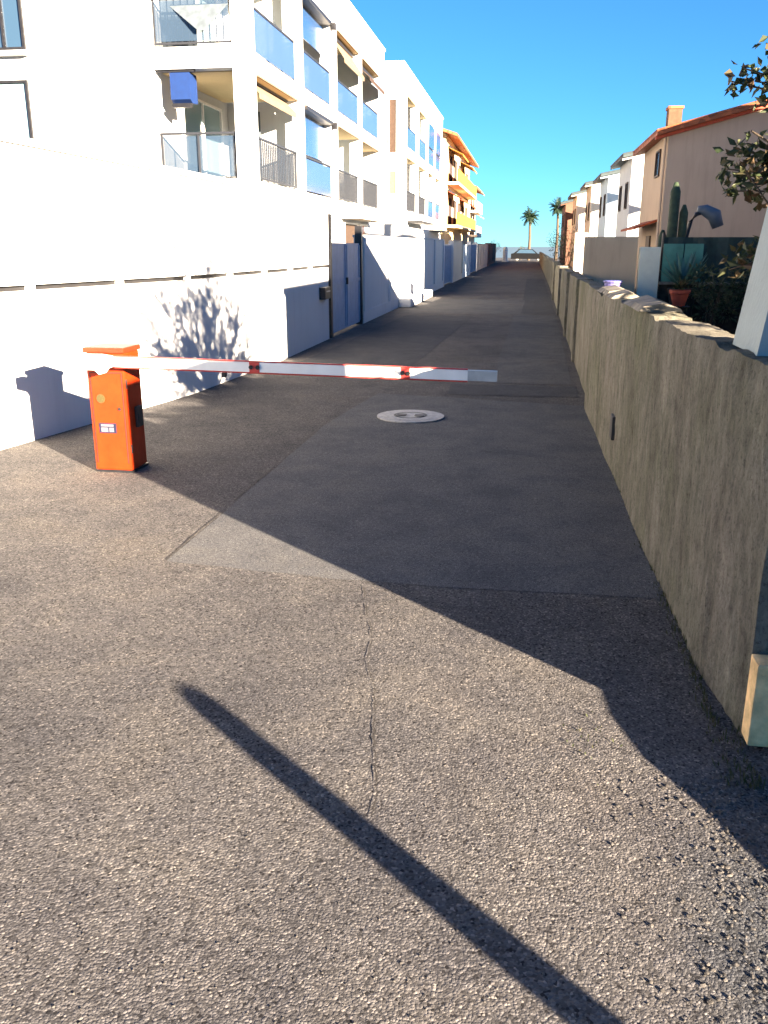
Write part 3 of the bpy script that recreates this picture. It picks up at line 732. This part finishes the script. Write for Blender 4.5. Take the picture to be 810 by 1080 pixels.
# arm bracket and arm, in front of the cabinet
b = MB(); b.prism([(-3.42, .845), (-3.26, .845), (-3.22, .81), (-3.19, .845), (-3.10, .875), (-3.10, .935), (-3.24, .955), (-3.42, .955)], 'y', 6.27, 6.385)
br = b.build('arm_bracket', M['wmetal'], T)
b = MB(); b.tube([(-3.3, 6.38, .90), (-3.3, 6.42, .90)], .06, 16); b.build('pivot', M['darkmetal'], br)
ax0, ax1 = -3.12, -.19; ay0, ay1 = 6.33, 6.13; az0, az1 = .905, .886
def armseg(u0, u1, hw, hd, grow=0.0):
    out = []
    bb = MB()
    def pt(u): return Vector((ax0 + (ax1 - ax0) * u, ay0 + (ay1 - ay0) * u, az0 + (az1 - az0) * u))
    p, q = pt(u0), pt(u1)
    bb.hexa([p + Vector((0, -hd - grow, -hw - grow)), p + Vector((0, hd + grow, -hw - grow)), p + Vector((0, hd + grow, hw + grow)), p + Vector((0, -hd - grow, hw + grow))],
            [q + Vector((0, -hd - grow, -hw - grow)), q + Vector((0, hd + grow, -hw - grow)), q + Vector((0, hd + grow, hw + grow)), q + Vector((0, -hd - grow, hw + grow))])
    return bb
arm = armseg(0, .93, .036, .022).build('arm', M['wmetal'], T)
armseg(.93, 1.0, .036, .02).build('end_cap', M['greymetal'], arm)
for u0, u1 in ((.378, .405), (.768, .790)):
    armseg(u0, u1, .036, .022, .0025).build('red_band', M['redband'], arm)
for u in (.383, .401, .772, .786):
    p = Vector((ax0 + (ax1 - ax0) * u, ay0 + (ay1 - ay0) * u, az0 + (az1 - az0) * u))
    bb = MB(); bb.tube([p + Vector((0, -.0255, 0)), p + Vector((0, -.034, 0))], .016, 12); bb.build('reflector', M['darkmetal'], arm)
bb = MB(); p = Vector((ax0, ay0, az0)); q = Vector((ax0 + (ax1 - ax0) * .93, ay0 + (ay1 - ay0) * .93, az0 + (az1 - az0) * .93))
bb.tube([p + Vector((0, -.003, -.042)), q + Vector((0, -.003, -.042))], .008, 6); bb.tube([p + Vector((0, -.003, .041)), q + Vector((0, -.003, .041))], .006, 6); bb.build('rubber_edge', M['redband'], arm)
p = p.lerp(q, .33); bb = MB(); bb.box(p.x - .015, p.x + .015, p.y - .02, p.y + .02, p.z - .085, p.z - .05, .004); bb.build('sensor', M['dark'], arm)

# manhole
t = thing('manhole_cover', 'round pale manhole cover set in the smooth asphalt past the barrier arm', 'manhole cover', (-1.19, 9.17, 0.004))
b = MB(); b.lathe((-1.19, 9.17, .0045), [(.36, 0), (.36, .012), (.30, .014)], 40); b.build('frame_ring', M['iron'], t)
b = MB(); b.disc((-1.19, 9.17), 0, .285, .0215); lid = b.build('lid', M['iron'], t)
b = MB(); b.disc((-1.19, 9.17), .15, .18, .024); b.build('lid_ring', M['dark'], lid)
for dx in (-.09, .1):
    b = MB(); b.box(-1.19 + dx - .05, -1.19 + dx + .05, 9.10, 9.2, .0285, .0305); b.build('lifting_slot', M['dark'], lid)

# ------------------------------------------------------------------ right-hand houses
def tiled_house(name, label, x0, x1, y0, y1, ze, rise, wallmat, group=None, over=.35, chimney=None, roofmat='tiles'):
    T = thing(name, label, 'house', ((x0 + x1) / 2, (y0 + y1) / 2, 0), group)
    xm = (x0 + x1) / 2; sl = rise / (xm - x0)
    b = MB(); b.prism([(x0, -.05), (x1, -.05), (x1, ze), (xm, ze + rise), (x0, ze)], 'y', y0, y1); b.build('wall', M[wallmat], T)
    # roof of half round tile rows running down the slope
    b = MB(); rows = int((y1 - y0 + 2 * over) / .24)
    e = ze - sl * over
    b.prism([(x0 - over, e + .01), (x0 - over, e + .12), (xm, ze + rise + .14), (x1 + over, e + .12), (x1 + over, e + .01), (xm, ze + rise + .03)], 'y', y0 - over, y1 + over)
    for k in range(rows):
        yy = y0 - over + .10 + k * (y1 - y0 + 2 * over - .2) / max(1, rows - 1)
        for sgn in (-1, 1):
            xe = xm + sgn * (xm - x0 + over)
            b.tube([(xe, yy, e + .14), (xm, yy, ze + rise + .16)], .085, 7)
    b.tube([(xm, y0 - over - .05, ze + rise + .2), (xm, y1 + over + .05, ze + rise + .2)], .12, 8)
    rf = b.build('roof', M[roofmat], T)
    b = MB(); d = .09
    b.prism([(x0 - over, e - .10), (x0 - over, e + .008), (xm, ze + rise + .028), (x1 + over, e + .008), (x1 + over, e - .10), (xm, ze + rise - .08)], 'y', y0 - .16, y0 - .005)
    b.build('verge_trim', M['terra' if wallmat == 'beige' else wallmat], rf)
    if chimney:
        cx, cy, cz = chimney
        b = MB(); b.box(cx - .24, cx + .24, cy - .3, cy + .3, ze - .2, cz, .01); ch = b.build('chimney', M['chimney'], rf)
        b = MB(); b.box(cx - .28, cx + .28, cy - .34, cy + .34, cz + .002, cz + .1, .02); b.build('chimney_cap', M['tiles'], ch)
    return T
H = tiled_house('beige_house', 'beige two storey house with orange tiled roof and chimney on the right', 4.6, 11.6, 34.3, 41.2, 5.55, .89, 'beige', None, .45, (4.98, 36.2, 6.55))
window(H, 'y', 4.6, 35.9, 37.0, 4.25, 5.2, 'pane', 'brownshut', -1, .07, 0)
b = MB(); b.prism([(4.6, 2.72), (4.6, 2.64), (3.75, 2.35), (3.75, 2.43)], 'y', 35.2, 40.2); b.build('door_awning', M['red'], H)
b = MB(); b.box(4.53, 4.597, 36.8, 37.9, 0, 2.15); d = b.build('door', M['brownshut'], H)
b = MB(); b.box(4.48, 4.528, 36.9, 36.95, 1.0, 1.12); b.build('handle', M['greymetal'], d)
b = MB(); b.tube([(4.52, 34.45, 0), (4.52, 34.45, 5.5)], .05, 8); b.build('downpipe', M['beige'], H)
rows = [
 (4.75, 9.5, 47.6, 54.0, 6.0, .45, 'white', 'white house with dark grey eaves directly behind the beige house'),
 (4.5, 9.3, 58.5, 65.0, 5.9, .45, 'blueshade', 'bluish white house second behind the beige house'),
 (4.2, 9.0, 69.5, 76.0, 6.1, .45, 'warmwhite', 'cream white house third behind the beige house'),
 (3.7, 8.5, 80.5, 88.0, 6.0, .5, 'warmwhite', 'pinkish pale house near the far end on the right'),
 (3.2, 8.2, 92.5, 103.0, 5.8, .6, 'brick', 'brown house last in the row near the palm tree'),
]
for (x0, x1, y0, y1, ze, rise, mk, lab) in rows:
    hT = tiled_house('terrace_house', lab, x0, x1, y0, y1, ze, rise, mk, 'row of houses along the right side', .5, None, 'slate')
    for k in range(2):
        yy = y0 + (y1 - y0) * (k + .5) / 2
        window(hT, 'y', x0, yy - .5, yy + .5, 3.6, 4.9, 'pane', 'brownshut', -1, .06, 0)
    window(hT, 'x', y0, x0 + 1.4, x0 + 2.2, 3.5, 4.7, 'pane', 'brownshut', -1, .06, 0)

# unseen buildings added right of the frame to shade the garden and the left wall
t = thing('shade_garage', 'flat roofed pale garage added out of view as a shadow caster', 'shade_garage', (4.7, 9.0, 0))
b = MB(); b.box(3.5, 5.95, 7.4, 10.7, -.05, 3.2); b.build('wall', M['warmwhite'], t)
b = MB(); b.box(3.44, 5.98, 7.34, 10.76, 3.203, 3.33, .01); b.build('roof_slab', M['coping'], t)
b = MB(); b.box(3.46, 3.497, 7.9, 10.2, 0, 2.3); b.build('garage_door', M['brownshut'], t)
t = thing('shade_house', 'cream lean roofed house added out of view to cast shade behind the garage', 'house', (9, 13, 0))
b = MB(); b.prism([(8.45, -.05), (18.2, -.05), (18.2, 2.98), (8.45, 5.83)], 'x', 6.05, 13.0); b.build('wall', M['warmwhite'], t)
b = MB(); b.prism([(8.4, 5.85), (18.35, 2.96), (18.35, 3.12), (8.4, 6.02)], 'x', 5.95, 13.1); b.build('roof', M['tiles'], t)
for yy in (10.2, 13.2): window(t, 'y', 6.05, yy, yy + 1.2, 1.2, 2.5, 'pane', 'brownshut', -1, .06, 0)
t = thing('shade_block', 'plain beige apartment block added out of view to cast shade on the beige house', 'building', (13, 25, 0))
b = MB(); b.box(11, 15, 19.6, 30.0, -.05, 7.5); b.build('wall', M['beige'], t)
b = MB(); b.box(10.9, 15.1, 19.5, 30.1, 7.503, 7.62, .01); b.build('roof_slab', M['coping'], t)
for yy in (21, 24, 27):
    for zz in (1.2, 4.4): window(t, 'y', 11, yy, yy + 1.4, zz, zz + 1.4, 'pane', 'brownshut', -1, .06, 0)

# ------------------------------------------------------------------ garden on the right
t = thing('block_wall', 'tan rendered cross wall between the gardens behind the rough wall', 'wall', (1.4, 18, 0))
b = MB(); b.box(1.02, 2.02, 18.0, 18.2, -.05, 1.93, .01); b.build('wall_body', M['blockwall'], t)
b = MB(); b.box(1.16, 1.5, 25.0, 25.4, -.05, 2.1, .01); tag(b.build('white_gatepost', M['warmwhite']), 'cream gatepost just left of the tan cross wall', 'gatepost')
b = MB(); b.box(2.06, 2.44, 17.9, 18.15, 0, 1.74, .015); cabm = tag(b.build('utility_cabinet', M['mint']), 'pale mint utility cabinet beside the tan cross wall', 'cabinet')
t = thing('garden_fence', 'dark green tarpaulin fence on a low dark wall at the back of the garden', 'fence', (4, 18.1, 0))
b = MB(); b.box(2.47, 8.0, 17.95, 18.2, -.05, 1.05); b.build('low_wall', M['soil'], t)
b = MB(); b.box(2.46, 8.0, 17.88, 18.22, 1.053, 1.10, .01); b.build('ledge', M['coping'], t)
b = MB()
n = 60
for i in range(n):
    xa = 2.5 + 5.4 * i / n; xb_ = 2.5 + 5.4 * (i + 1) / n
    da = .03 * math.sin(i * 1.3) + .02 * math.sin(i * .37); db = .03 * math.sin((i + 1) * 1.3) + .02 * math.sin((i + 1) * .37)
    b.hexa([(xa, 18.08 + da, 1.101), (xb_, 18.08 + db, 1.101), (xb_, 18.10 + db, 1.101), (xa, 18.10 + da, 1.101)], [(xa, 18.08 + da, 1.92), (xb_, 18.08 + db, 1.92), (xb_, 18.10 + db, 1.92), (xa, 18.10 + da, 1.92)])
b.build('tarpaulin', M['tarp'], t)
for x0_, x1_ in ((2.49, 2.86), (2.88, 3.22)): b = MB(); b.box(x0_, x1_, 17.93, 17.96, 1.105, 1.80, .006); b.build('screen_panel', M['teal'], t)
for xx in (2.5, 4.3, 6.1, 7.9): b = MB(); b.tube([(xx, 18.16, 1.1), (xx, 18.16, 2.0)], .03, 8); b.build('fence_post', M['darkmetal'], t)

def cactus(x, y, h):
    b = MB()
    for (dx, dy, hh, r) in ((0, 0, h, .10), (.2, .05, h * .86, .085), (-.16, .1, h * .7, .08), (.33, .2, h * .6, .07)):
        b.tube([(x + dx * .4, y + dy, 0), (x + dx, y + dy, hh * .35), (x + dx, y + dy, hh * .94), (x + dx, y + dy, hh)], [r * .8, r, r, r * .35], 10)
    return b.build('columnar_cactus', M['cactus'], None, True)
tag(cactus(2.74, 18.8, 2.95), 'tall dark columnar cactus standing behind the mint cabinet', 'cactus')
b = MB()
for i in range(26):
    a = rnd.uniform(0, 6.28); l = rnd.uniform(.5, .8); el = rnd.uniform(.5, 1.35)
    d = Vector((math.cos(a) * math.cos(el), math.sin(a) * math.cos(el), math.sin(el)))
    p0 = Vector((2.85, 17.55, 1.0)); s = d.cross(Vector((0, 0, 1))).normalized(); up = s.cross(d)
    w = .055
    b.hexa([p0 - s * w * .6, p0 + s * w * .6, p0 + up * .03], [p0 + d * l * .5 - s * w, p0 + d * l * .5 + s * w, p0 + d * l * .5 - up * .03])
    b.hexa([p0 + d * l * .5 - s * w, p0 + d * l * .5 + s * w, p0 + d * l * .5 - up * .03], [p0 + d * l - s * .004, p0 + d * l + s * .004, p0 + d * l - up * .004])
ag = thing('agave_plant', 'spiky blue green agave growing in front of the dark tarpaulin', 'plant', (2.85, 17.55, 0))
b.build('leaves', M['agave'], ag)
b = MB(); b.lathe((2.85, 17.55, 0), [(.2, 0), (.2, .6), (.28, 1.0), (.24, 1.0)], 18); b.build('pot', M['soil'], ag)
t = thing('garden_lamp', 'grey hooded lamp on a dark curved stem behind the dark fence', 'lamp', (3.0, 19.0, 0))
b = MB(); b.tube([(3.05, 19.0, 0), (3.05, 19.0, 1.9), (3.10, 19.0, 2.2), (3.2, 19.0, 2.36), (3.36, 19.0, 2.42)], .045, 8); b.build('stem', M['darkmetal'], t, True)
b = MB(); b.tube([(3.22, 19.0, 2.46), (3.36, 19.0, 2.44), (3.55, 19.0, 2.34), (3.64, 19.0, 2.12)], [.06, .11, .14, .11], 14); b.build('hood', M['hood'], t, True)
t = thing('flower_pot', 'red terracotta flower pot on a dark stand in the shaded garden', 'pot', (2.33, 14.6, 0))
b = MB(); b.lathe((2.33, 14.6, .86), [(.09, 0), (.14, .18), (.16, .19), (.16, .24), (.13, .24), (.12, .2)], 20); b.build('pot', M['terra'], t)
b = MB(); b.lathe((2.33, 14.6, 0), [(.18, 0), (.06, .06), (.06, .78), (.18, .855)], 16); b.build('stand', M['soil'], t)
b = MB()
for i in range(40):
    a = rnd.uniform(0, 6.28); e = rnd.uniform(.3, 1.4); b.leaf(Vector((2.33, 14.6, 1.12)), Vector((math.cos(a) * math.cos(e), math.sin(a) * math.cos(e), math.sin(e))), rnd.uniform(.1, .22), .05)
b.build('foliage', M['leaf'], t)
t = thing('plastic_tub', 'small violet plastic tub standing on top of the rough wall', 'tub', (.88, 8.5, 1.37))
b = MB(); b.lathe((.87, 9.75, 1.28), [(.07, 0), (.09, .10), (.10, .11), (.08, .11), (.07, .03)], 18); b.build('tub_body', M['purple'], t)
b = MB(); b.lathe((.87, 9.75, 1.392), [(.102, 0), (.102, .012), (.08, .018)], 18); b.build('tub_lid', M['purple'], t)
# dark shrubs filling the shaded garden bed
def shrub(x, y, r, h, label, n=500, mat='hedge', cat='shrub', grp=None, z0=0):
    t = thing('garden_shrub', label, cat, (x, y, z0), grp)
    b = MB()
    for k in range(5):
        a = rnd.uniform(0, 6.28); b.tube([(x, y, z0), (x + .5 * r * math.cos(a), y + .5 * r * math.sin(a), z0 + h * .7)], [.025, .008], 5)
    b.build('stem', M['bark'], t)
    b = MB()
    cl = [(rnd.uniform(-1, 1) * r * .6, rnd.uniform(-1, 1) * r * .6, rnd.uniform(.35, .85) * h, rnd.uniform(.3, .5) * r) for _ in range(8)]
    for i in range(n):
        c = rnd.choice(cl); d = Vector((rnd.gauss(0, 1), rnd.gauss(0, 1), rnd.gauss(0, .8))).normalized()
        p = Vector((x + c[0], y + c[1], z0 + c[2])) + d * c[3] * rnd.uniform(.5, 1.1)
        b.leaf(p, d + Vector((0, 0, rnd.uniform(-.6, .4))), rnd.uniform(.06, .12), rnd.uniform(.03, .05))
    b.build('foliage', M[mat], t)
shrub(1.7, 12.2, .55, .85, 'low dark shrub behind the wall nearest the tan cross wall')
shrub(2.7, 10.6, .6, .8, 'low dark shrub in the middle of the shaded garden')
shrub(2.0, 8.2, .6, .9, 'dark shrub close behind the rough wall under the tree', 600)
shrub(4.0, 17.0, .75, 2.0, 'large dark shrub in front of the green tarpaulin at right', 1300)
shrub(3.2, 16.9, .5, 1.5, 'dark shrub beside the agave in front of the tarpaulin', 600)
# dead looking bushes above the far wall
shrub(1.5, 19.9, .4, 2.15, 'tiny dry bush peeking over the tan cross wall', 250)
shrub(1.75, 46, 1.0, 3.0, 'dark bush over the far wall before the brown house', 700)
shrub(2.1, 60, 1.1, 3.2, 'dark brown bush further along the far right wall', 700)

# tree reaching in at the right edge
def tree(x, y):
    t = thing('garden_tree', 'small leafy tree behind the wall with branches reaching in at upper right', 'tree', (x, y, 0))
    b = MB(); lf = MB()
    b.tube([(x, y, 0), (x + .03, y, .8), (x - .02, y + .03, 1.55), (x, y, 1.9)], [.075, .06, .05, .045], 9)
    tips = []
    for k in range(70):
        a = 2 * math.pi * k / 17 + rnd.uniform(-.2, .2); el = rnd.uniform(.2, 1.5); l = rnd.uniform(.9, 1.5) * (1.25 if el > .9 else 1.0)
        ca, sa = math.cos(a) * math.cos(el) * 1.35, math.sin(a) * math.cos(el) * .6
        d = Vector((ca * .666 - sa * .746, ca * .746 + sa * .666, math.sin(el)))
        p0 = Vector((x, y, rnd.uniform(1.45, 1.9))); p1 = p0 + d * l * .5; p2 = p1 + (d + Vector((rnd.uniform(-.3, .3), rnd.uniform(-.3, .3), .15))).normalized() * l * .5
        b.tube([p0, p1, p2], [.022, .014, .005], 5)
        for s in range(7):
            q = p0.lerp(p1, rnd.uniform(.5, 1)) if s < 2 else p1.lerp(p2, rnd.random())
            dd = (d + Vector((rnd.uniform(-1, 1), rnd.uniform(-1, 1), rnd.uniform(-.5, .8)))).normalized()
            e = q + dd * rnd.uniform(.2, .5); b.tube([q, e], [.007, .003], 4); tips.append((q, e, dd))
    for q, e, dd in tips:
        for i in range(17):
            p = q.lerp(e, rnd.uniform(.2, 1.05))
            v = (dd * .6 + Vector((rnd.uniform(-1, 1), rnd.uniform(-1, 1), rnd.uniform(-1, .6)))).normalized()
            if p.x > .21 * p.y: lf.leaf(p, v, rnd.uniform(.05, .10), rnd.uniform(.026, .045))
    # low boughs towards the road, in view
    for (tx, ty, tz) in ((1.10, 5.5, 2.68), (1.20, 5.5, 2.80), (1.03, 5.5, 2.62), (1.09, 5.5, 2.27), (1.04, 5.5, 2.17), (1.16, 5.5, 2.30), (1.18, 5.4, 2.1), (1.12, 5.5, 2.05), (1.24, 5.5, 2.2), (1.20, 5.5, 1.72), (1.14, 5.5, 1.62)):
        p0 = Vector((x, y, 1.75 if tz < 2.5 else 2.0)); e = Vector((tx, ty, tz)); m_ = p0.lerp(e, .55) + Vector((0, 0, .12))
        b.tube([p0, m_, e], [.016, .01, .004], 5)
        for i in range(64):
            p = m_.lerp(e, rnd.uniform(.35, 1.02)) + Vector((rnd.gauss(0, .042), rnd.gauss(0, .06), rnd.gauss(0, .038)))
            v = Vector((rnd.uniform(-1, 1), rnd.uniform(-1, 1), rnd.uniform(-1, .7))).normalized()
            if p.x > .185 * p.y: lf.leaf(p, v, rnd.uniform(.05, .09), rnd.uniform(.028, .045))
    b.build('trunk', M['bark'], t, True); lf.build('crown', M['leaf'], t)
tree(2.25, 5.25)

# grass and weeds at the foot of the right wall
b = MB()
for i in range(900):
    y = 2.7 + 8 * rnd.random() ** 1.5; x = (.79 if y > 3.1 else .86) - abs(rnd.gauss(0, .025)) - .01 * (y > 5)
    if y < 3.1 and rnd.random() < .5: x -= rnd.uniform(0, .1)
    p = Vector((x, y, 0)); b.leaf(p, Vector((rnd.uniform(-.5, .2), rnd.uniform(-.5, .5), 1)), rnd.uniform(.012, .05), .006)
for i in range(34):
    p = Vector((rnd.gauss(.30, .06), rnd.gauss(2.95, .10), 0)); b.leaf(p, Vector((rnd.uniform(-.6, .6), rnd.uniform(-.6, .6), .8)), rnd.uniform(.008, .02), .006)
tag(b.build('weeds', M['grass']), 'sparse weeds and moss along the foot of the rough wall', 'weeds', kind='stuff')

# ------------------------------------------------------------------ far end
def palm(x, y, h, label):
    t = thing('palm_tree', label, 'palm tree', (x, y, 0), 'palm trees at the seafront')
    b = MB(); b.tube([(x, y, 0), (x + .05, y, h * .5), (x - .05, y, h)], [.22, .16, .15], 9); b.build('trunk', M['bark'], t)
    b = MB()
    for k in range(46):
        a = rnd.uniform(0, 6.28); el = rnd.uniform(-.7, 1.4); l = rnd.uniform(1.1, 1.6)
        prev = Vector((x - .05, y, h)); d = Vector((math.cos(a) * math.cos(el), math.sin(a) * math.cos(el), math.sin(el)))
        for s in range(6):
            nx_ = prev + d * l / 6; d = (d + Vector((0, 0, -.16))).normalized()
            b.tube([prev, nx_], [.02, .015], 4)
            side = d.cross(Vector((0, 0, 1))).normalized()
            for sg in (-1, 1):
                for j in range(3): b.leaf(prev.lerp(nx_, j / 3), (side * sg + d * .5 + Vector((0, 0, -.3))), .5 * (1 - s / 9), .07)
            prev = nx_
    b.build('crown', M['palm'], t)
palm(-.25, 121, 5.4, 'tall palm tree with round crown centred at the end of the street')
palm(3.3, 122, 6.6, 'palm tree rising behind the last right hand house')

def car(x, y, label, mat, L=4.2):
    t = thing('parked_car', label, 'car', (x, y, 0))
    b = MB()
    prof = [(-2.1, .28), (2.1, .28), (2.12, .62), (1.95, .80), (1.15, .92), (.55, 1.42), (-1.1, 1.46), (-1.75, .98), (-2.08, .90)]
    b.prism([(x + p[0], p[1]) for p in prof], 'y', y - .82, y + .82); body = b.build('body', M[mat], t)
    b = MB()
    for yy in (y - .83, y + .82): b.prism([(x + p[0], p[1]) for p in ((-1.45, .98), (.95, .95), (.45, 1.36), (-1.0, 1.40))], 'y', yy, yy + .012)
    b.build('side_window', M['pane'], t)
    for dx in (-1.3, 1.3):
        for dy in (-.80, .62):
            b = MB(); b.tube([(x + dx, y + dy, .31), (x + dx, y + dy + .18, .31)], .31, 18); w = b.build('wheel', M['dark'], t)
            yy = y + dy - .004 if dy < 0 else y + dy + .184
            b = MB(); b.tube([(x + dx, yy - .004, .31), (x + dx, yy + .004, .31)], .18, 14); b.build('rim', M['greymetal'], w)
    b = MB(); b.box(x + 2.05, x + 2.12, y - .7, y - .4, .62, .74); b.build('headlight', M['greymetal'], t)
    b = MB(); b.box(x + 2.05, x + 2.12, y + .4, y + .7, .62, .74); b.build('headlight', M['greymetal'], t)
car(-.3, 114.0, 'dark car parked crosswise at the far end of the street', 'carpaint')
t = thing('white_bollard', 'short white post left of the dark car at the far end', 'post', (-3.0, 110, 0))
b = MB(); b.lathe((-3.0, 110, 0), [(.28, 0), (.28, 1.5), (.2, 1.7), (.02, 1.75)], 14); b.build('post_shaft', M['white'], t)
b = MB(); b.lathe((-3.0, 110, 0), [(.4, 0), (.4, .12), (.3, .14)], 14); b.build('post_foot', M['white'], t)
shrub(-4.4, 108, 1.2, 2.6, 'dark hedge bush at the far left end of the street', 600)
shrub(-1.2, 119, .6, 2.6, 'round bush below the palm at the seafront', 300)
# low hill on the horizon
b = MB(); b.prism([(60, -5), (900, -5), (820, 20), (600, 34), (420, 26), (250, 14), (130, 6)], 'y', 2600, 2900); tag(b.build('hills', M['hill']), kind='structure')

# ------------------------------------------------------------------ camera
F = 920.0
pitch, psi = R(16.9275), R(9.1561)
cam = bpy.data.cameras.new('camera'); co = bpy.data.objects.new('camera', cam); COL.objects.link(co)
cam.sensor_fit = 'VERTICAL'; cam.sensor_height = 36.0; cam.lens = F / 1080 * 36.0
cam.clip_start = .05; cam.clip_end = 8000
co.location = (0, 0, 1.75); co.rotation_euler = (math.pi / 2 - pitch, 0, psi)
SC.camera = co

# ------------------------------------------------------------------ light
Ldir = Vector((-1, .892, -.300)).normalized()
sun = bpy.data.lights.new('sun', 'SUN'); sun.energy = 5.0; sun.angle = R(.5); sun.color = (1.0, .81, .60)
so = bpy.data.objects.new('sun', sun); COL.objects.link(so); so.rotation_euler = Ldir.to_track_quat('-Z', 'Y').to_euler()
so.location = (30, -30, 20)
w = bpy.data.worlds.new('World'); SC.world = w; w.use_nodes = True
nt = w.node_tree; bg = nt.nodes['Background']
sky = nt.nodes.new('ShaderNodeTexSky'); sky.sky_type = 'NISHITA'; sky.sun_disc = False
sky.sun_elevation = math.asin(-Ldir.z); sky.sun_rotation = math.atan2(-Ldir.x, -Ldir.y)
sky.air_density = 1.0; sky.dust_density = 0.0; sky.ozone_density = 5.5; sky.altitude = 1500
nt.links.new(mix(nt, 1.0, sky.outputs['Color'], (.265, .43, .49), 'MULTIPLY'), bg.inputs['Color']); bg.inputs['Strength'].default_value = .05
vs = SC.view_settings; vs.view_transform = 'Standard'; vs.look = 'None'; vs.gamma = 1.0; vs.use_curve_mapping = False
vs.exposure = 3.45
